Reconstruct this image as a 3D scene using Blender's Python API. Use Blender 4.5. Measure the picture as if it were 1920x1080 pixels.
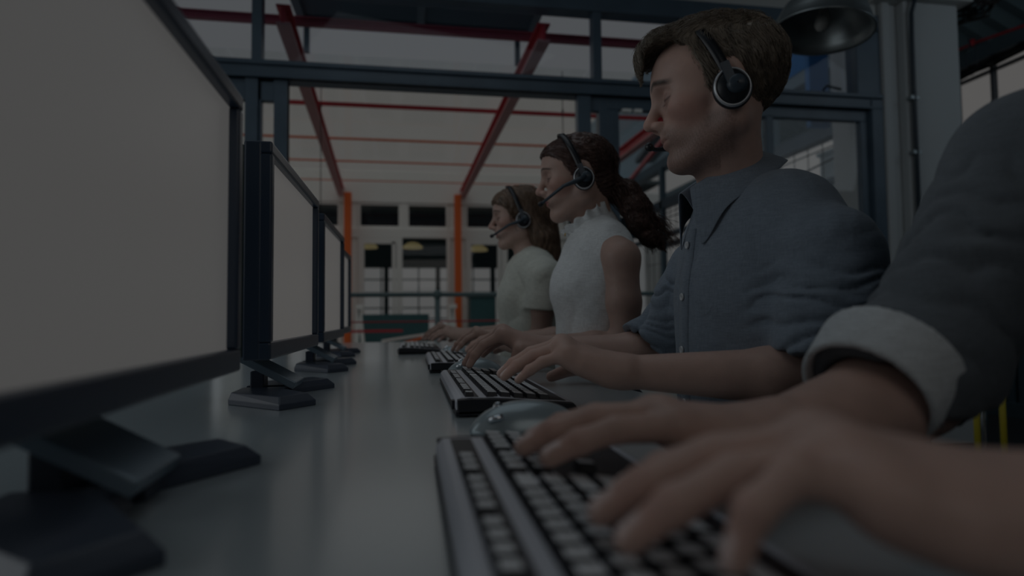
import bpy, math, random
import numpy as np
from math import sin, cos, pi, radians, atan
from mathutils import Vector, Matrix
random.seed(4); RNG = np.random.default_rng(4)
for o in list(bpy.data.objects): bpy.data.objects.remove(o)
scene = bpy.context.scene
COL = scene.collection

# ------------------------------------------------------------------ camera
FPX = 1130.0
EYE = Vector((0, 0, .884))
yaw = atan(190 / FPX); pit = atan(53.1 / FPX); roll = radians(.6)
fw = Vector((sin(yaw) * cos(pit), cos(yaw) * cos(pit), sin(pit)))
rt = Vector((cos(yaw), -sin(yaw), 0)); up = rt.cross(fw)
r2 = rt * cos(roll) - up * sin(roll); u2 = up * cos(roll) + rt * sin(roll)
cam_d = bpy.data.cameras.new('camera'); cam = bpy.data.objects.new('camera', cam_d); COL.objects.link(cam)
cam.matrix_world = Matrix(((r2.x, u2.x, -fw.x, EYE.x), (r2.y, u2.y, -fw.y, EYE.y), (r2.z, u2.z, -fw.z, EYE.z), (0, 0, 0, 1)))
cam_d.sensor_width = 36; cam_d.lens = FPX / 1920 * 36
cam_d.clip_start = .02; cam_d.clip_end = 200
cam_d.dof.use_dof = True; cam_d.dof.focus_distance = 1.05; cam_d.dof.aperture_fstop = 2.6
scene.camera = cam

# ------------------------------------------------------------------ sky, lights, exposure
w = bpy.data.worlds.new('overcast_sky'); scene.world = w; w.use_nodes = True
bg = w.node_tree.nodes['Background']; bg.inputs[0].default_value = (1.0, .975, .95, 1); bg.inputs[1].default_value = 1.25
scene.view_settings.view_transform = 'Standard'; scene.view_settings.look = 'None'
scene.view_settings.gamma = 1; scene.view_settings.use_curve_mapping = False
scene.view_settings.exposure = -3.78

def area(name, loc, target, sx, sy, power, col):
    d = bpy.data.lights.new(name, 'AREA'); d.shape = 'RECTANGLE'; d.size = sx; d.size_y = sy; d.energy = power; d.color = col
    o = bpy.data.objects.new(name, d); COL.objects.link(o); o.location = loc
    o.rotation_euler = (Vector(target) - Vector(loc)).to_track_quat('-Z', 'Y').to_euler()
    return o
sun = bpy.data.lights.new('soft_daylight', 'SUN'); sun.energy = 4.5; sun.angle = radians(80); sun.color = (.97, .985, 1.0)
so_ = bpy.data.objects.new('soft_daylight', sun); COL.objects.link(so_); so_.rotation_euler = Vector((.1, .35, -1)).to_track_quat('-Z', 'Y').to_euler()
sun2 = bpy.data.lights.new('window_daylight', 'SUN'); sun2.energy = 1.3; sun2.angle = radians(50); sun2.color = (.96, .98, 1.0)
so2 = bpy.data.objects.new('window_daylight', sun2); COL.objects.link(so2); so2.rotation_euler = Vector((.12, -.85, -.46)).to_track_quat('-Z', 'Y').to_euler()
area('overhead_fill', (-.1, 1.6, 3.1), (.1, 1.5, .8), 2.2, 2.0, 55, (.84, .93, 1.0))  # added fill under the solid ceiling; no skylight is there
area('left_fill', (-2.9, .8, 1.9), (.5, 1.0, 1.0), 2.6, 1.8, 125, (.90, .96, 1.0))  # added fill from the left for faces and shirts; no window behind it
area('rear_fill', (.9, -2.2, 2.6), (.6, 1.2, 1.0), 2.4, 1.6, 62, (1.0, .96, .92))  # added fill behind the camera for the near sides of the people
area('hall_fill', (4.2, 1.5, 3.2), (4.0, 4.6, 2.0), 1.5, 2.0, 75, (.78, .9, 1.0))  # added fill to brighten the hall; no fittings are modelled

# ------------------------------------------------------------------ helpers
def mat(name, col, rough=.5, metal=0, bump=0, bscale=60, var=0, vscale=8, emit=0, trans=0, spec=.5, stretch=(1, 1, 1), coat=0, sheen=0):
    m = bpy.data.materials.new(name); m.use_nodes = True; nt = m.node_tree; N = nt.nodes; L = nt.links
    b = N['Principled BSDF']
    b.inputs['Base Color'].default_value = (*col, 1); b.inputs['Roughness'].default_value = rough
    b.inputs['Metallic'].default_value = metal; b.inputs['Specular IOR Level'].default_value = spec
    b.inputs['Coat Weight'].default_value = coat; b.inputs['Sheen Weight'].default_value = sheen
    if emit:
        b.inputs['Emission Color'].default_value = (*col, 1); b.inputs['Emission Strength'].default_value = emit
    if bump or var:
        tc = N.new('ShaderNodeTexCoord'); mp = N.new('ShaderNodeMapping'); mp.inputs['Scale'].default_value = stretch
        L.new(tc.outputs['Object'], mp.inputs[0])
    if bump:
        n = N.new('ShaderNodeTexNoise'); n.inputs['Scale'].default_value = bscale; n.inputs['Detail'].default_value = 6
        L.new(mp.outputs[0], n.inputs['Vector'])
        bp = N.new('ShaderNodeBump'); bp.inputs['Strength'].default_value = bump; bp.inputs['Distance'].default_value = .004
        L.new(n.outputs['Fac'], bp.inputs['Height']); L.new(bp.outputs[0], b.inputs['Normal'])
    if var:
        n = N.new('ShaderNodeTexNoise'); n.inputs['Scale'].default_value = vscale; n.inputs['Detail'].default_value = 5
        L.new(mp.outputs[0], n.inputs['Vector'])
        cr = N.new('ShaderNodeValToRGB'); cr.color_ramp.elements[0].position = .3; cr.color_ramp.elements[1].position = .7
        cr.color_ramp.elements[0].color = (*[c * (1 - var) for c in col], 1); cr.color_ramp.elements[1].color = (*[min(1, c * (1 + var)) for c in col], 1)
        L.new(n.outputs['Fac'], cr.inputs[0]); L.new(cr.outputs[0], b.inputs['Base Color'])
    return m

def glass(name, tint=(1, 1, 1), gloss=.08, rough=.02):
    m = bpy.data.materials.new(name); m.use_nodes = True; nt = m.node_tree; N = nt.nodes; L = nt.links
    for n in list(N): N.remove(n)
    o = N.new('ShaderNodeOutputMaterial'); t = N.new('ShaderNodeBsdfTransparent'); g = N.new('ShaderNodeBsdfGlossy'); mx = N.new('ShaderNodeMixShader')
    t.inputs[0].default_value = (*tint, 1); g.inputs['Roughness'].default_value = rough; mx.inputs[0].default_value = gloss
    L.new(t.outputs[0], mx.inputs[1]); L.new(g.outputs[0], mx.inputs[2]); L.new(mx.outputs[0], o.inputs[0])
    return m

class MB:
    def __init__(s): s.v = []; s.f = []
    def add(s, V, F):
        n = len(s.v); s.v += [tuple(p) for p in V]; s.f += [tuple(i + n for i in f) for f in F]; return s
    def box(s, x0, x1, y0, y1, z0, z1):
        V = [(x, y, z) for z in (z0, z1) for y in (y0, y1) for x in (x0, x1)]
        return s.add(V, [(0, 2, 3, 1), (4, 5, 7, 6), (0, 1, 5, 4), (2, 6, 7, 3), (0, 4, 6, 2), (1, 3, 7, 5)])
    def bar(s, a, b, wx, wz, upv=(0, 0, 1)):
        a = Vector(a); b = Vector(b); d = (b - a).normalized(); u = Vector(upv); l = d.cross(u).normalized(); u = l.cross(d)
        V = [p + l * sx * wx / 2 + u * sz * wz / 2 for p in (a, b) for sx, sz in ((-1, -1), (1, -1), (1, 1), (-1, 1))]
        return s.add(V, [(3, 2, 1, 0), (4, 5, 6, 7), (0, 1, 5, 4), (1, 2, 6, 5), (2, 3, 7, 6), (3, 0, 4, 7)])
    def tube(s, pts, r, n=10, cap=True):
        pts = [Vector(p) for p in pts]; rs = r if isinstance(r, (list, tuple)) else [r] * len(pts)
        V = []; F = []; ref = Vector((.13, .31, .94)).normalized(); prev = None
        for i, p in enumerate(pts):
            d = (pts[min(i + 1, len(pts) - 1)] - pts[max(i - 1, 0)]).normalized()
            a = (d.cross(ref) if prev is None else (prev - d * prev.dot(d))).normalized(); prev = a; b = d.cross(a)
            V += [p + (a * cos(2 * pi * k / n) + b * sin(2 * pi * k / n)) * rs[i] for k in range(n)]
        for i in range(len(pts) - 1):
            for k in range(n): F.append((i * n + k, i * n + (k + 1) % n, (i + 1) * n + (k + 1) % n, (i + 1) * n + k))
        if cap: F += [tuple(range(n))[::-1], tuple((len(pts) - 1) * n + k for k in range(n))]
        return s.add(V, F)
    def lathe(s, prof, n=32, M=None):
        V = []; F = []
        for r, z in prof: V += [Vector((r * cos(2 * pi * k / n), r * sin(2 * pi * k / n), z)) for k in range(n)]
        for i in range(len(prof) - 1):
            for k in range(n): F.append((i * n + k, i * n + (k + 1) % n, (i + 1) * n + (k + 1) % n, (i + 1) * n + k))
        if M is not None: V = [M @ p for p in V]
        return s.add(V, F)
    def prism(s, poly, z0, z1, M=None):
        n = len(poly); V = [Vector((x, y, z)) for z in (z0, z1) for x, y in poly]
        if M is not None: V = [M @ p for p in V]
        return s.add(V, [tuple(range(n))[::-1], tuple(range(n, 2 * n))] + [(i, (i + 1) % n, n + (i + 1) % n, n + i) for i in range(n)])
    def build(s, name, m, parent=None, smooth=False, bevel=0, kind=None, seg=2):
        me = bpy.data.meshes.new(name); me.from_pydata(s.v, [], s.f); me.update()
        import bmesh
        bm = bmesh.new(); bm.from_mesh(me); bmesh.ops.recalc_face_normals(bm, faces=bm.faces); bm.to_mesh(me); bm.free()
        for mm in (m if isinstance(m, (list, tuple)) else [m]): me.materials.append(mm)
        if smooth:
            for p in me.polygons: p.use_smooth = True
        o = bpy.data.objects.new(name, me); COL.objects.link(o)
        if bevel:
            b = o.modifiers.new('bevel', 'BEVEL'); b.width = bevel; b.segments = seg; b.limit_method = 'ANGLE'; b.harden_normals = False
        if parent: o.parent = parent
        if kind: o['kind'] = kind
        return o

def tag(o, label=None, cat=None, group=None, kind=None):
    if label: o['label'] = label
    if cat: o['category'] = cat
    if group: o['group'] = group
    if kind: o['kind'] = kind
    return o
def empty(name, loc, label, cat, group=None, rz=0):
    o = bpy.data.objects.new(name, None); COL.objects.link(o); o.location = loc; o.rotation_euler = (0, 0, rz); o.empty_display_size = .05
    return tag(o, label, cat, group)
def copy_tree(o, parent=None):
    c = o.copy(); COL.objects.link(c); c.parent = parent
    for ch in o.children: copy_tree(ch, c)
    return c
def frame_mesh(mb, x0, x1, z0, z1, y0, y1, t):
    mb.box(x0, x1, y0, y1, z1 - t, z1); mb.box(x0, x1, y0, y1, z0, z0 + t)
    mb.box(x0, x0 + t, y0, y1, z0 + t, z1 - t); mb.box(x1 - t, x1, y0, y1, z0 + t, z1 - t)

# ------------------------------------------------------------------ signed distance modelling (smooth organic meshes)
def V3(*a): return np.array(a, dtype=np.float64)
def smin(a, b, k):
    if k <= 0: return np.minimum(a, b)
    h = np.maximum(k - np.abs(a - b), 0) / k
    return np.minimum(a, b) - h * h * k * .25
def smax(a, b, k): return -smin(-a, -b, k)
def cone(a, b, ra, rb):
    a = np.asarray(a, float); b = np.asarray(b, float); ab = b - a; L2 = ab @ ab + 1e-12
    def f(P):
        t = np.clip(((P - a) @ ab) / L2, 0, 1)
        return np.linalg.norm(P - a - t[:, None] * ab, axis=1) - (ra + (rb - ra) * t)
    return f
def ell(c, r, R=None):
    c = np.asarray(c, float); r = np.asarray(r, float)
    def f(P):
        q = P - c
        if R is not None: q = q @ R
        k0 = np.linalg.norm(q / r, axis=1); k1 = np.linalg.norm(q / (r * r), axis=1) + 1e-9
        return k0 * (k0 - 1) / k1
    return f
def rbox(c, h, rr, R=None):
    c = np.asarray(c, float); h = np.asarray(h, float)
    def f(P):
        q = P - c
        if R is not None: q = q @ R
        q = np.abs(q) - h + rr
        return np.linalg.norm(np.maximum(q, 0), axis=1) + np.minimum(q.max(axis=1), 0) - rr
    return f
def minof(fs, k=0):
    def f(P):
        d = fs[0](P)
        for g in fs[1:]: d = smin(d, g(P), k)
        return d
    return f
def xf(f, M, o, s=1.0):
    # f in local coordinates; world = o + s * (local @ M.T)  (columns of M are the local axes in the world)
    def g(P): return f(((P - o) / s) @ M) * s
    return g
class Sdf:
    def __init__(s): s.ops = []
    def u(s, f, k=.01): s.ops.append(('u', f, k)); return s
    def sub(s, f, k=.005): s.ops.append(('s', f, k)); return s
    def inter(s, f, k=.005): s.ops.append(('i', f, k)); return s
    def disp(s, f): s.ops.append(('d', f, 0)); return s
    def __call__(s, P):
        d = np.full(len(P), 9.)
        for t, f, k in s.ops:
            if t == 'u': d = smin(d, f(P), k)
            elif t == 's': d = smax(d, -f(P), k)
            elif t == 'i': d = smax(d, f(P), k)
            else: d = d + f(P)
        return d
    def mesh(s, lo, hi, h):
        B = 8; lo = np.asarray(lo, float); n = np.ceil((np.asarray(hi, float) - lo) / (h * B)).astype(int)
        g = np.stack(np.meshgrid(*[np.arange(k) for k in n], indexing='ij'), -1).reshape(-1, 3)
        cen = lo + (g + .5) * B * h; diag = B * h * .8661
        dc = s(cen); keep = np.abs(dc) < diag * 1.7 + .004
        D = np.repeat(np.repeat(np.repeat(np.where(dc < 0, -1., 1.).reshape(n).astype(np.float32), B, 0), B, 1), B, 2)
        gk = g[keep]; ck = cen[keep]
        off = np.stack(np.meshgrid(*[np.arange(B)] * 3, indexing='ij'), -1).reshape(-1, 3)
        res = np.full((len(gk), B ** 3), 9.)
        bd = np.full(len(gk), 9.)
        for t, f, k in s.ops:
            if t == 'd': sel = np.ones(len(gk), bool)
            else:
                fc = f(ck)
                if t == 'u': sel = fc < diag * 2.4 + k + .01
                elif t == 's': sel = fc < diag * 2.4 + k + .01
                else: sel = np.ones(len(gk), bool)
            idx = np.nonzero(sel)[0]
            for c0 in range(0, len(idx), 400):
                ii = idx[c0:c0 + 400]
                P = (lo + (gk[ii][:, None, :] * B + off[None]) * h).reshape(-1, 3)
                v = f(P).reshape(len(ii), -1)
                if t == 'u': res[ii] = smin(res[ii], v, k)
                elif t == 's': res[ii] = smax(res[ii], -v, k)
                elif t == 'i': res[ii] = smax(res[ii], v, k)
                else: res[ii] = res[ii] + v
        I = gk[:, None, :] * B + off[None]
        D[I[..., 0], I[..., 1], I[..., 2]] = res
        S = D < 0; N = D.shape
        c = S[:-1, :-1, :-1].astype(np.int8)
        cnt = np.zeros_like(c)
        for dx in (0, 1):
            for dy in (0, 1):
                for dz in (0, 1): cnt += S[dx:N[0] - 1 + dx, dy:N[1] - 1 + dy, dz:N[2] - 1 + dz]
        act = (cnt > 0) & (cnt < 8)
        A = np.argwhere(act); vid = np.full(act.shape, -1, np.int32); vid[act] = np.arange(len(A))
        pos = np.zeros((len(A), 3)); num = np.zeros(len(A))
        C = [(0, 0, 0), (1, 0, 0), (0, 1, 0), (1, 1, 0), (0, 0, 1), (1, 0, 1), (0, 1, 1), (1, 1, 1)]
        val = [D[A[:, 0] + a, A[:, 1] + b, A[:, 2] + cc] for a, b, cc in C]
        for i, j in ((0, 1), (2, 3), (4, 5), (6, 7), (0, 2), (1, 3), (4, 6), (5, 7), (0, 4), (1, 5), (2, 6), (3, 7)):
            m = (val[i] < 0) != (val[j] < 0)
            t = np.where(m, val[i] / np.where(m, val[i] - val[j], 1), 0)
            p = np.array(C[i]) + t[:, None] * (np.array(C[j]) - np.array(C[i]))
            pos += np.where(m[:, None], p, 0); num += m
        Vt = lo + (A + pos / num[:, None]) * h
        Q = []
        for ax in range(3):
            a, b = [(1, 2), (2, 0), (0, 1)][ax]
            s0 = S.take(range(0, N[ax] - 1), ax); s1 = S.take(range(1, N[ax]), ax)
            E = np.argwhere(s0 != s1)
            E = E[(E[:, a] > 0) & (E[:, b] > 0) & (E[:, a] < N[a] - 1) & (E[:, b] < N[b] - 1)]
            fl = S[E[:, 0], E[:, 1], E[:, 2]]
            ea = np.zeros(3, int); ea[a] = 1; eb = np.zeros(3, int); eb[b] = 1
            q = [vid[tuple((E - o).T)] for o in (0 * ea, ea, ea + eb, eb)]
            q = np.stack(q, 1); q[~fl] = q[~fl][:, ::-1]
            Q.append(q)
        Q = np.concatenate(Q); Q = Q[(Q >= 0).all(1)]
        # two light relaxations take the grid off the surface
        for it in range(2):
            acc = np.zeros_like(Vt); cn = np.zeros(len(Vt))
            for i in range(4):
                a, b = Q[:, i], Q[:, (i + 1) % 4]
                for ax in range(3): acc[:, ax] += np.bincount(a, Vt[b, ax], len(Vt)) + np.bincount(b, Vt[a, ax], len(Vt))
                cn += np.bincount(a, minlength=len(Vt)) + np.bincount(b, minlength=len(Vt))
            ok = cn > 0; Vt[ok] = Vt[ok] * .5 + acc[ok] / cn[ok][:, None] * .5
        return Vt, Q
def np_obj(name, V, Q, mats, parent=None, colors=None, matidx=None, strands=None):
    # V, Q: quads; strands: (verts, quads) joined to the same mesh
    n0 = len(Q)
    if strands is not None:
        Q = np.concatenate([Q, strands[1] + len(V)]); V = np.concatenate([V, strands[0]])
    me = bpy.data.meshes.new(name)
    me.vertices.add(len(V)); me.vertices.foreach_set('co', V.astype(np.float32).ravel())
    me.loops.add(len(Q) * 4); me.loops.foreach_set('vertex_index', Q.astype(np.int32).ravel())
    me.polygons.add(len(Q)); me.polygons.foreach_set('loop_start', np.arange(0, len(Q) * 4, 4, dtype=np.int32))
    me.polygons.foreach_set('use_smooth', np.ones(len(Q), bool))
    for m in (mats if isinstance(mats, (list, tuple)) else [mats]): me.materials.append(m)
    if matidx is not None: me.polygons.foreach_set('material_index', matidx.astype(np.int32))
    me.update(calc_edges=True); me.validate()
    if colors is not None:
        at = me.color_attributes.new('Col', 'FLOAT_COLOR', 'POINT')
        at.data.foreach_set('color', np.concatenate([colors, np.ones((len(colors), 1))], 1).astype(np.float32).ravel())
    o = bpy.data.objects.new(name, me); COL.objects.link(o)
    if parent: o.parent = parent; o.matrix_parent_inverse = Matrix.Translation(-Vector(parent.location))
    return o
def sine_noise(P, f, seed=0, oct=3):
    r = np.random.default_rng(seed); v = np.zeros(len(P)); a = 1.; tot = 0
    f = np.asarray(f, float) * np.ones(3)
    for o in range(oct):
        for j in range(2):
            k = r.normal(size=3); k /= np.linalg.norm(k); k2 = r.normal(size=3); k2 /= np.linalg.norm(k2)
            v += a * np.sin((P * f) @ k * 6.28 + 1.7 * np.sin((P * f) @ k2 * 5.1 + r.uniform(0, 6)) + r.uniform(0, 6)); tot += a
        a *= .5; f = f * 2.03
    return v / tot
def strand_mesh(paths, r0, r1=None):
    # paths (n, k, 3) -> triangular tubes
    n, k, _ = paths.shape
    d = np.gradient(paths, axis=1); d /= np.linalg.norm(d, axis=2, keepdims=True) + 1e-9
    ref = np.array([.2, .9, .35]); a = np.cross(d, ref); a /= np.linalg.norm(a, axis=2, keepdims=True) + 1e-9; b = np.cross(d, a)
    rr = np.linspace(r0, r1 if r1 is not None else r0 * .3, k)[None, :, None]
    ring = np.stack([paths + rr * (a * cos(t) + b * sin(t)) for t in (0, 2 * pi / 3, 4 * pi / 3)], 2)
    V = ring.reshape(-1, 3); base = (np.arange(n)[:, None] * k + np.arange(k - 1)[None]).reshape(-1) * 3
    Q = np.concatenate([np.stack([base + i, base + (i + 1) % 3, base + 3 + (i + 1) % 3, base + 3 + i], 1) for i in range(3)])
    return V, Q
def flow_strands(sdf, V, n, flow, steps, dl, lift=0.0, seed=1, jitter=.15, r0=.0006, mask=None, wave=0):
    r = np.random.default_rng(seed)
    cand = V if mask is None else V[mask(V)]
    P = cand[r.integers(0, len(cand), n)].copy(); out = [P.copy()]; e = .002
    J = r.normal(size=P.shape) * jitter
    for i in range(steps):
        g = np.stack([sdf(P + np.eye(3)[a] * e) - sdf(P - np.eye(3)[a] * e) for a in range(3)], 1)
        g /= np.linalg.norm(g, axis=1, keepdims=True) + 1e-9
        t = flow(P) + J; t -= (t * g).sum(1, keepdims=True) * g; t /= np.linalg.norm(t, axis=1, keepdims=True) + 1e-9
        P = P + t * dl; d = sdf(P); tgt = .0006 + lift * (i + 1) / steps
        P = P - g * np.clip(d - tgt, -.004, .004)[:, None]
        out.append(P.copy())
    return strand_mesh(np.stack(out, 1), r0)

# ------------------------------------------------------------------ materials
M_floor = mat('dark_floor', (.035, .037, .04), .35, bump=.1, bscale=30)
M_pave = mat('courtyard_paving', (.40, .41, .40), .7, var=.12, vscale=3)
M_ceil = mat('ceiling_paint', (.36, .42, .46), .8)
M_wall = mat('wall_paint', (.50, .52, .51), .8, bump=.25, bscale=90)
M_brick = bpy.data.materials.new('painted_brick'); M_brick.use_nodes = True
_n = M_brick.node_tree; _b = _n.nodes['Principled BSDF']; _b.inputs['Base Color'].default_value = (.46, .49, .50, 1); _b.inputs['Roughness'].default_value = .75
_t = _n.nodes.new('ShaderNodeTexCoord'); _mp = _n.nodes.new('ShaderNodeMapping'); _mp.inputs['Rotation'].default_value = (pi / 2, 0, 0)
_br = _n.nodes.new('ShaderNodeTexBrick'); _br.inputs['Scale'].default_value = 5; _br.inputs['Color1'].default_value = (1, 1, 1, 1); _br.inputs['Color2'].default_value = (.9, .9, .9, 1); _br.inputs['Mortar'].default_value = (.2, .2, .2, 1)
_bp = _n.nodes.new('ShaderNodeBump'); _bp.inputs['Strength'].default_value = .35; _bp.inputs['Distance'].default_value = .006
_n.links.new(_t.outputs['Object'], _mp.inputs[0]); _n.links.new(_mp.outputs[0], _br.inputs[0]); _n.links.new(_br.outputs[0], _bp.inputs['Height']); _n.links.new(_bp.outputs[0], _b.inputs['Normal'])
M_frame = mat('blue_grey_steel', (.075, .115, .155), .42, var=.12, vscale=5)
M_frame_dk = mat('dark_steel', (.03, .045, .06), .45)
M_red = mat('red_paint', (.55, .035, .05), .45)
M_orange = mat('orange_paint', (.85, .16, .03), .5)
M_white = mat('white_paint', (.88, .89, .86), .55)
M_teal = mat('teal_paint', (.04, .12, .13), .5)
M_tealrail = mat('grey_teal_paint', (.16, .24, .25), .45)
M_blue = mat('blue_soffit', (.04, .20, .48), .6)
M_ribs = mat('ribbed_sheet', (.50, .58, .62), .6)
M_greyblue = mat('grey_blue_steel', (.12, .19, .24), .5)
M_alu = mat('brushed_aluminium', (.34, .38, .39), .38, metal=.9)
M_cable = mat('black_cable', (.012, .012, .014), .5)
G_trans = glass('tinted_glass', (.90, .94, .985), .014)
G_clear = glass('clear_glass', (.95, .97, .98), .018)
G_roof = glass('roof_glass', (.97, .98, .97), .04)
M_desk = mat('desk_laminate', (.40, .46, .485), .30, spec=.6, var=.015, vscale=3, coat=.8)
M_desk.node_tree.nodes['Principled BSDF'].inputs['Coat Roughness'].default_value = .16
M_deskedge = mat('desk_edge', (.35, .36, .36), .4)
M_black = mat('monitor_black', (.035, .055, .090), .3, spec=.5)
M_blackm = mat('monitor_casing', (.012, .018, .026), .5)
M_casegreen = mat('monitor_rear_casing', (.05, .085, .08), .5)
M_standm = mat('stand_charcoal', (.055, .070, .100), .38)
M_stands = mat('stand_grey_metal', (.20, .27, .33), .36, metal=.2)
M_scr = mat('lit_screen', (1, .965, .93), .35, emit=1.0)
M_scr1 = mat('near_lit_screen', (1, .985, .965), .35, emit=.86)
for m_ in (M_scr, M_scr1): m_.node_tree.nodes['Principled BSDF'].inputs['Base Color'].default_value = (.03, .03, .03, 1)
M_kbs = mat('keyboard_silver', (.60, .62, .68), .4, spec=.4)
M_kbb = mat('keyboard_black', (.006, .008, .014), .45)
M_key = mat('key_cream', (.78, .80, .82), .45)
M_kw = mat('mouse_silver', (.35, .42, .45), .25, metal=.25)
M_mdk = mat('mouse_dark_side', (.09, .12, .13), .3)
M_yellow = mat('yellow_paint', (.55, .46, .03), .45)
M_chrome = mat('chrome', (.7, .74, .78), .12, metal=1)
M_lampglow = mat('warm_lamp', (1, .80, .38), .5, emit=.9)

# ------------------------------------------------------------------ setting
YW = 3.6
MB().box(-4, 9, -3, 16, -.1, 0).build('floor', M_floor, kind='structure')
MB().box(-3.2, 3.2, 3.75, 8.9, 0, .02).build('trim_1', M_pave, kind='structure')
MB().box(-4, 3.8, -3, 3.75, 3.25, 3.35).build('ceiling', M_ceil, kind='structure')
MB().box(-4, -3.9, -3, 3.75, 0, 3.3).build('wall_left', M_wall, kind='structure')
MB().box(-4, 9, -3.1, -3, 0, 4.6).build('wall_rear', M_wall, kind='structure')
# wall above the glazing, with the heavy steel lintel under it
MB().box(-4, 3.16, YW - .02, YW + .2, 2.915, 3.25).build('wall_front', M_wall, kind='structure')
# the pier at the end of the glazing
b = MB(); b.box(3.17, 3.235, YW - .06, YW + .3, 0, 3.3); b.box(3.235, 3.73, YW - .0, YW + .55, 0, 4.3); b.box(3.30, 3.73, YW - .10, YW + .0, 0, 3.0)
b.box(3.235, 3.30, YW - .04, YW, 0, 3.0)
b.build('wall_pier', M_brick, kind='structure', bevel=.012)
MB().box(3.10, 3.80, YW - .16, YW + .1, 3.0, 3.12).build('trim_2', M_wall, kind='structure', bevel=.01)

# glazed screen: window_1 is the transom row, door_1 the fixed right leaf frames, window_2 the far left sidelight
t = empty('window_1', (1, YW, 2.3), None, None); t['kind'] = 'structure'
def wp(mb, name, m, par, **k):
    o = mb.build(name, m, None, **k); o.parent = par; o.matrix_parent_inverse = Matrix.Translation(-Vector(par.location)); return o
b = MB(); b.box(-3.9, 3.17, YW - .03, YW + .09, 2.262, 2.352); b.box(-3.9, 3.17, YW - .05, YW + .01, 2.335, 2.362); b.box(-3.9, 3.17, YW - .045, YW, 2.262, 2.28)
wp(b, 'transom_beam', M_frame, t, bevel=.004)
b = MB(); b.box(-3.9, 3.17, YW - .03, YW + .08, 2.80, 2.92)
wp(b, 'lintel', M_frame, t, bevel=.004)
b = MB()
for x in (-2.9, -.87, 1.165): b.box(x - .028, x + .028, YW - .02, YW + .06, 2.35, 2.82)
b.box(2.99, 3.17, YW - .03, YW + .08, 2.35, 2.82)
wp(b, 'mullion', M_frame, t, bevel=.004)
for x0, x1 in ((-2.87, -.9), (-.84, 1.135), (1.195, 2.99)):
    wp(MB().box(x0, x1, YW + .02, YW + .026, 2.362, 2.80), 'window_pane', G_trans, t)
t = empty('door_1', (2.1, YW, 0), None, None); t['kind'] = 'structure'
b = MB(); b.box(1.03, 1.115, YW - .02, YW + .05, 0, 2.262); b.box(1.175, 1.23, YW + .0, YW + .07, 0, 2.262)
wp(b, 'door_jamb', M_frame, t, bevel=.004)
b = MB(); frame_mesh(b, 1.23, 3.10, .02, 2.262, YW + .0, YW + .05, .075); b.box(2.325, 2.375, YW, YW + .05, .09, 2.2)
b.box(3.085, 3.17, YW - .04, YW + .08, 0, 2.33); b.box(1.115, 1.175, YW, YW + .05, 2.17, 2.262)
wp(b, 'door_frame', M_frame, t, bevel=.004)
wp(MB().box(1.305, 3.03, YW + .02, YW + .026, .09, 2.19), 'door_pane', G_clear, t)
b = MB(); b.box(1.32, 1.38, YW - .03, YW, 2.165, 2.185); b.box(1.40, 1.45, YW - .03, YW, 2.165, 2.187)
wp(b, 'door_roller', M_white, t)
t = empty('door_2', (-1.2, YW, 0), None, None); t['kind'] = 'structure'
b = MB(); b.box(-.93, -.86, YW - .02, YW + .05, 0, 2.262); frame_mesh(b, -.86, -.70, .02, 2.262, YW + .0, YW + .05, .015); b.box(-.775, -.70, YW - .01, YW + .06, 0, 2.262)
b.box(-.86, -.775, YW, YW + .05, 2.14, 2.262); b.box(-1.12, -.93, YW, YW + .05, 2.14, 2.262)
wp(b, 'door_frame', M_frame, t, bevel=.003)
wp(MB().box(-1.12, -.93, YW + .02, YW + .026, .0, 2.14), 'door_pane', G_clear, t)
MB().box(-3.9, -1.12, YW - .02, YW + .10, 0, 2.262).build('wall_light_block', mat('light_block_slate', (.06, .085, .10), .6), kind='structure')  # unseen dark wall added to dim the reflection on the desk's left
# window stay on the transom sill
tag(MB().tube([(2.72, YW - .04, 2.37), (2.74, YW - .05, 2.40), (2.84, YW - .06, 2.375)], .008, 8).build('window_stay', M_frame_dk, smooth=True), 'small black window stay lever on the sill of the blue transom pane', 'window stay')

# conduits on the pier
def pipe(name, pts, r, m, label, cl):
    t = empty(name, pts[-1], label, 'pipe', None)
    o = MB().tube(pts, r, 10).build('tube', m, smooth=True); o.parent = t; o.matrix_parent_inverse = Matrix.Translation(-Vector(t.location))
    for z in cl:
        b = MB(); b.box(pts[-1][0] - .028, pts[-1][0] + .028, YW - .135, YW - .10, z - .012, z + .012); b.tube([(pts[-1][0] - .026, YW - .14, z), (pts[-1][0] - .026, YW - .10, z)], .012, 8)
        o = b.build('clamp', M_alu); o.parent = t; o.matrix_parent_inverse = Matrix.Translation(-Vector(t.location))
pipe('conduit', [(3.44, 3.46, 3.1), (3.36, 3.465, 2.99), (3.335, 3.47, 2.90), (3.335, 3.475, 2.7), (3.335, 3.48, 0.0)], .014, M_frame_dk, 'dark vertical conduit clipped to the pale pier', (2.32, 1.95, 1.4))

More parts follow.
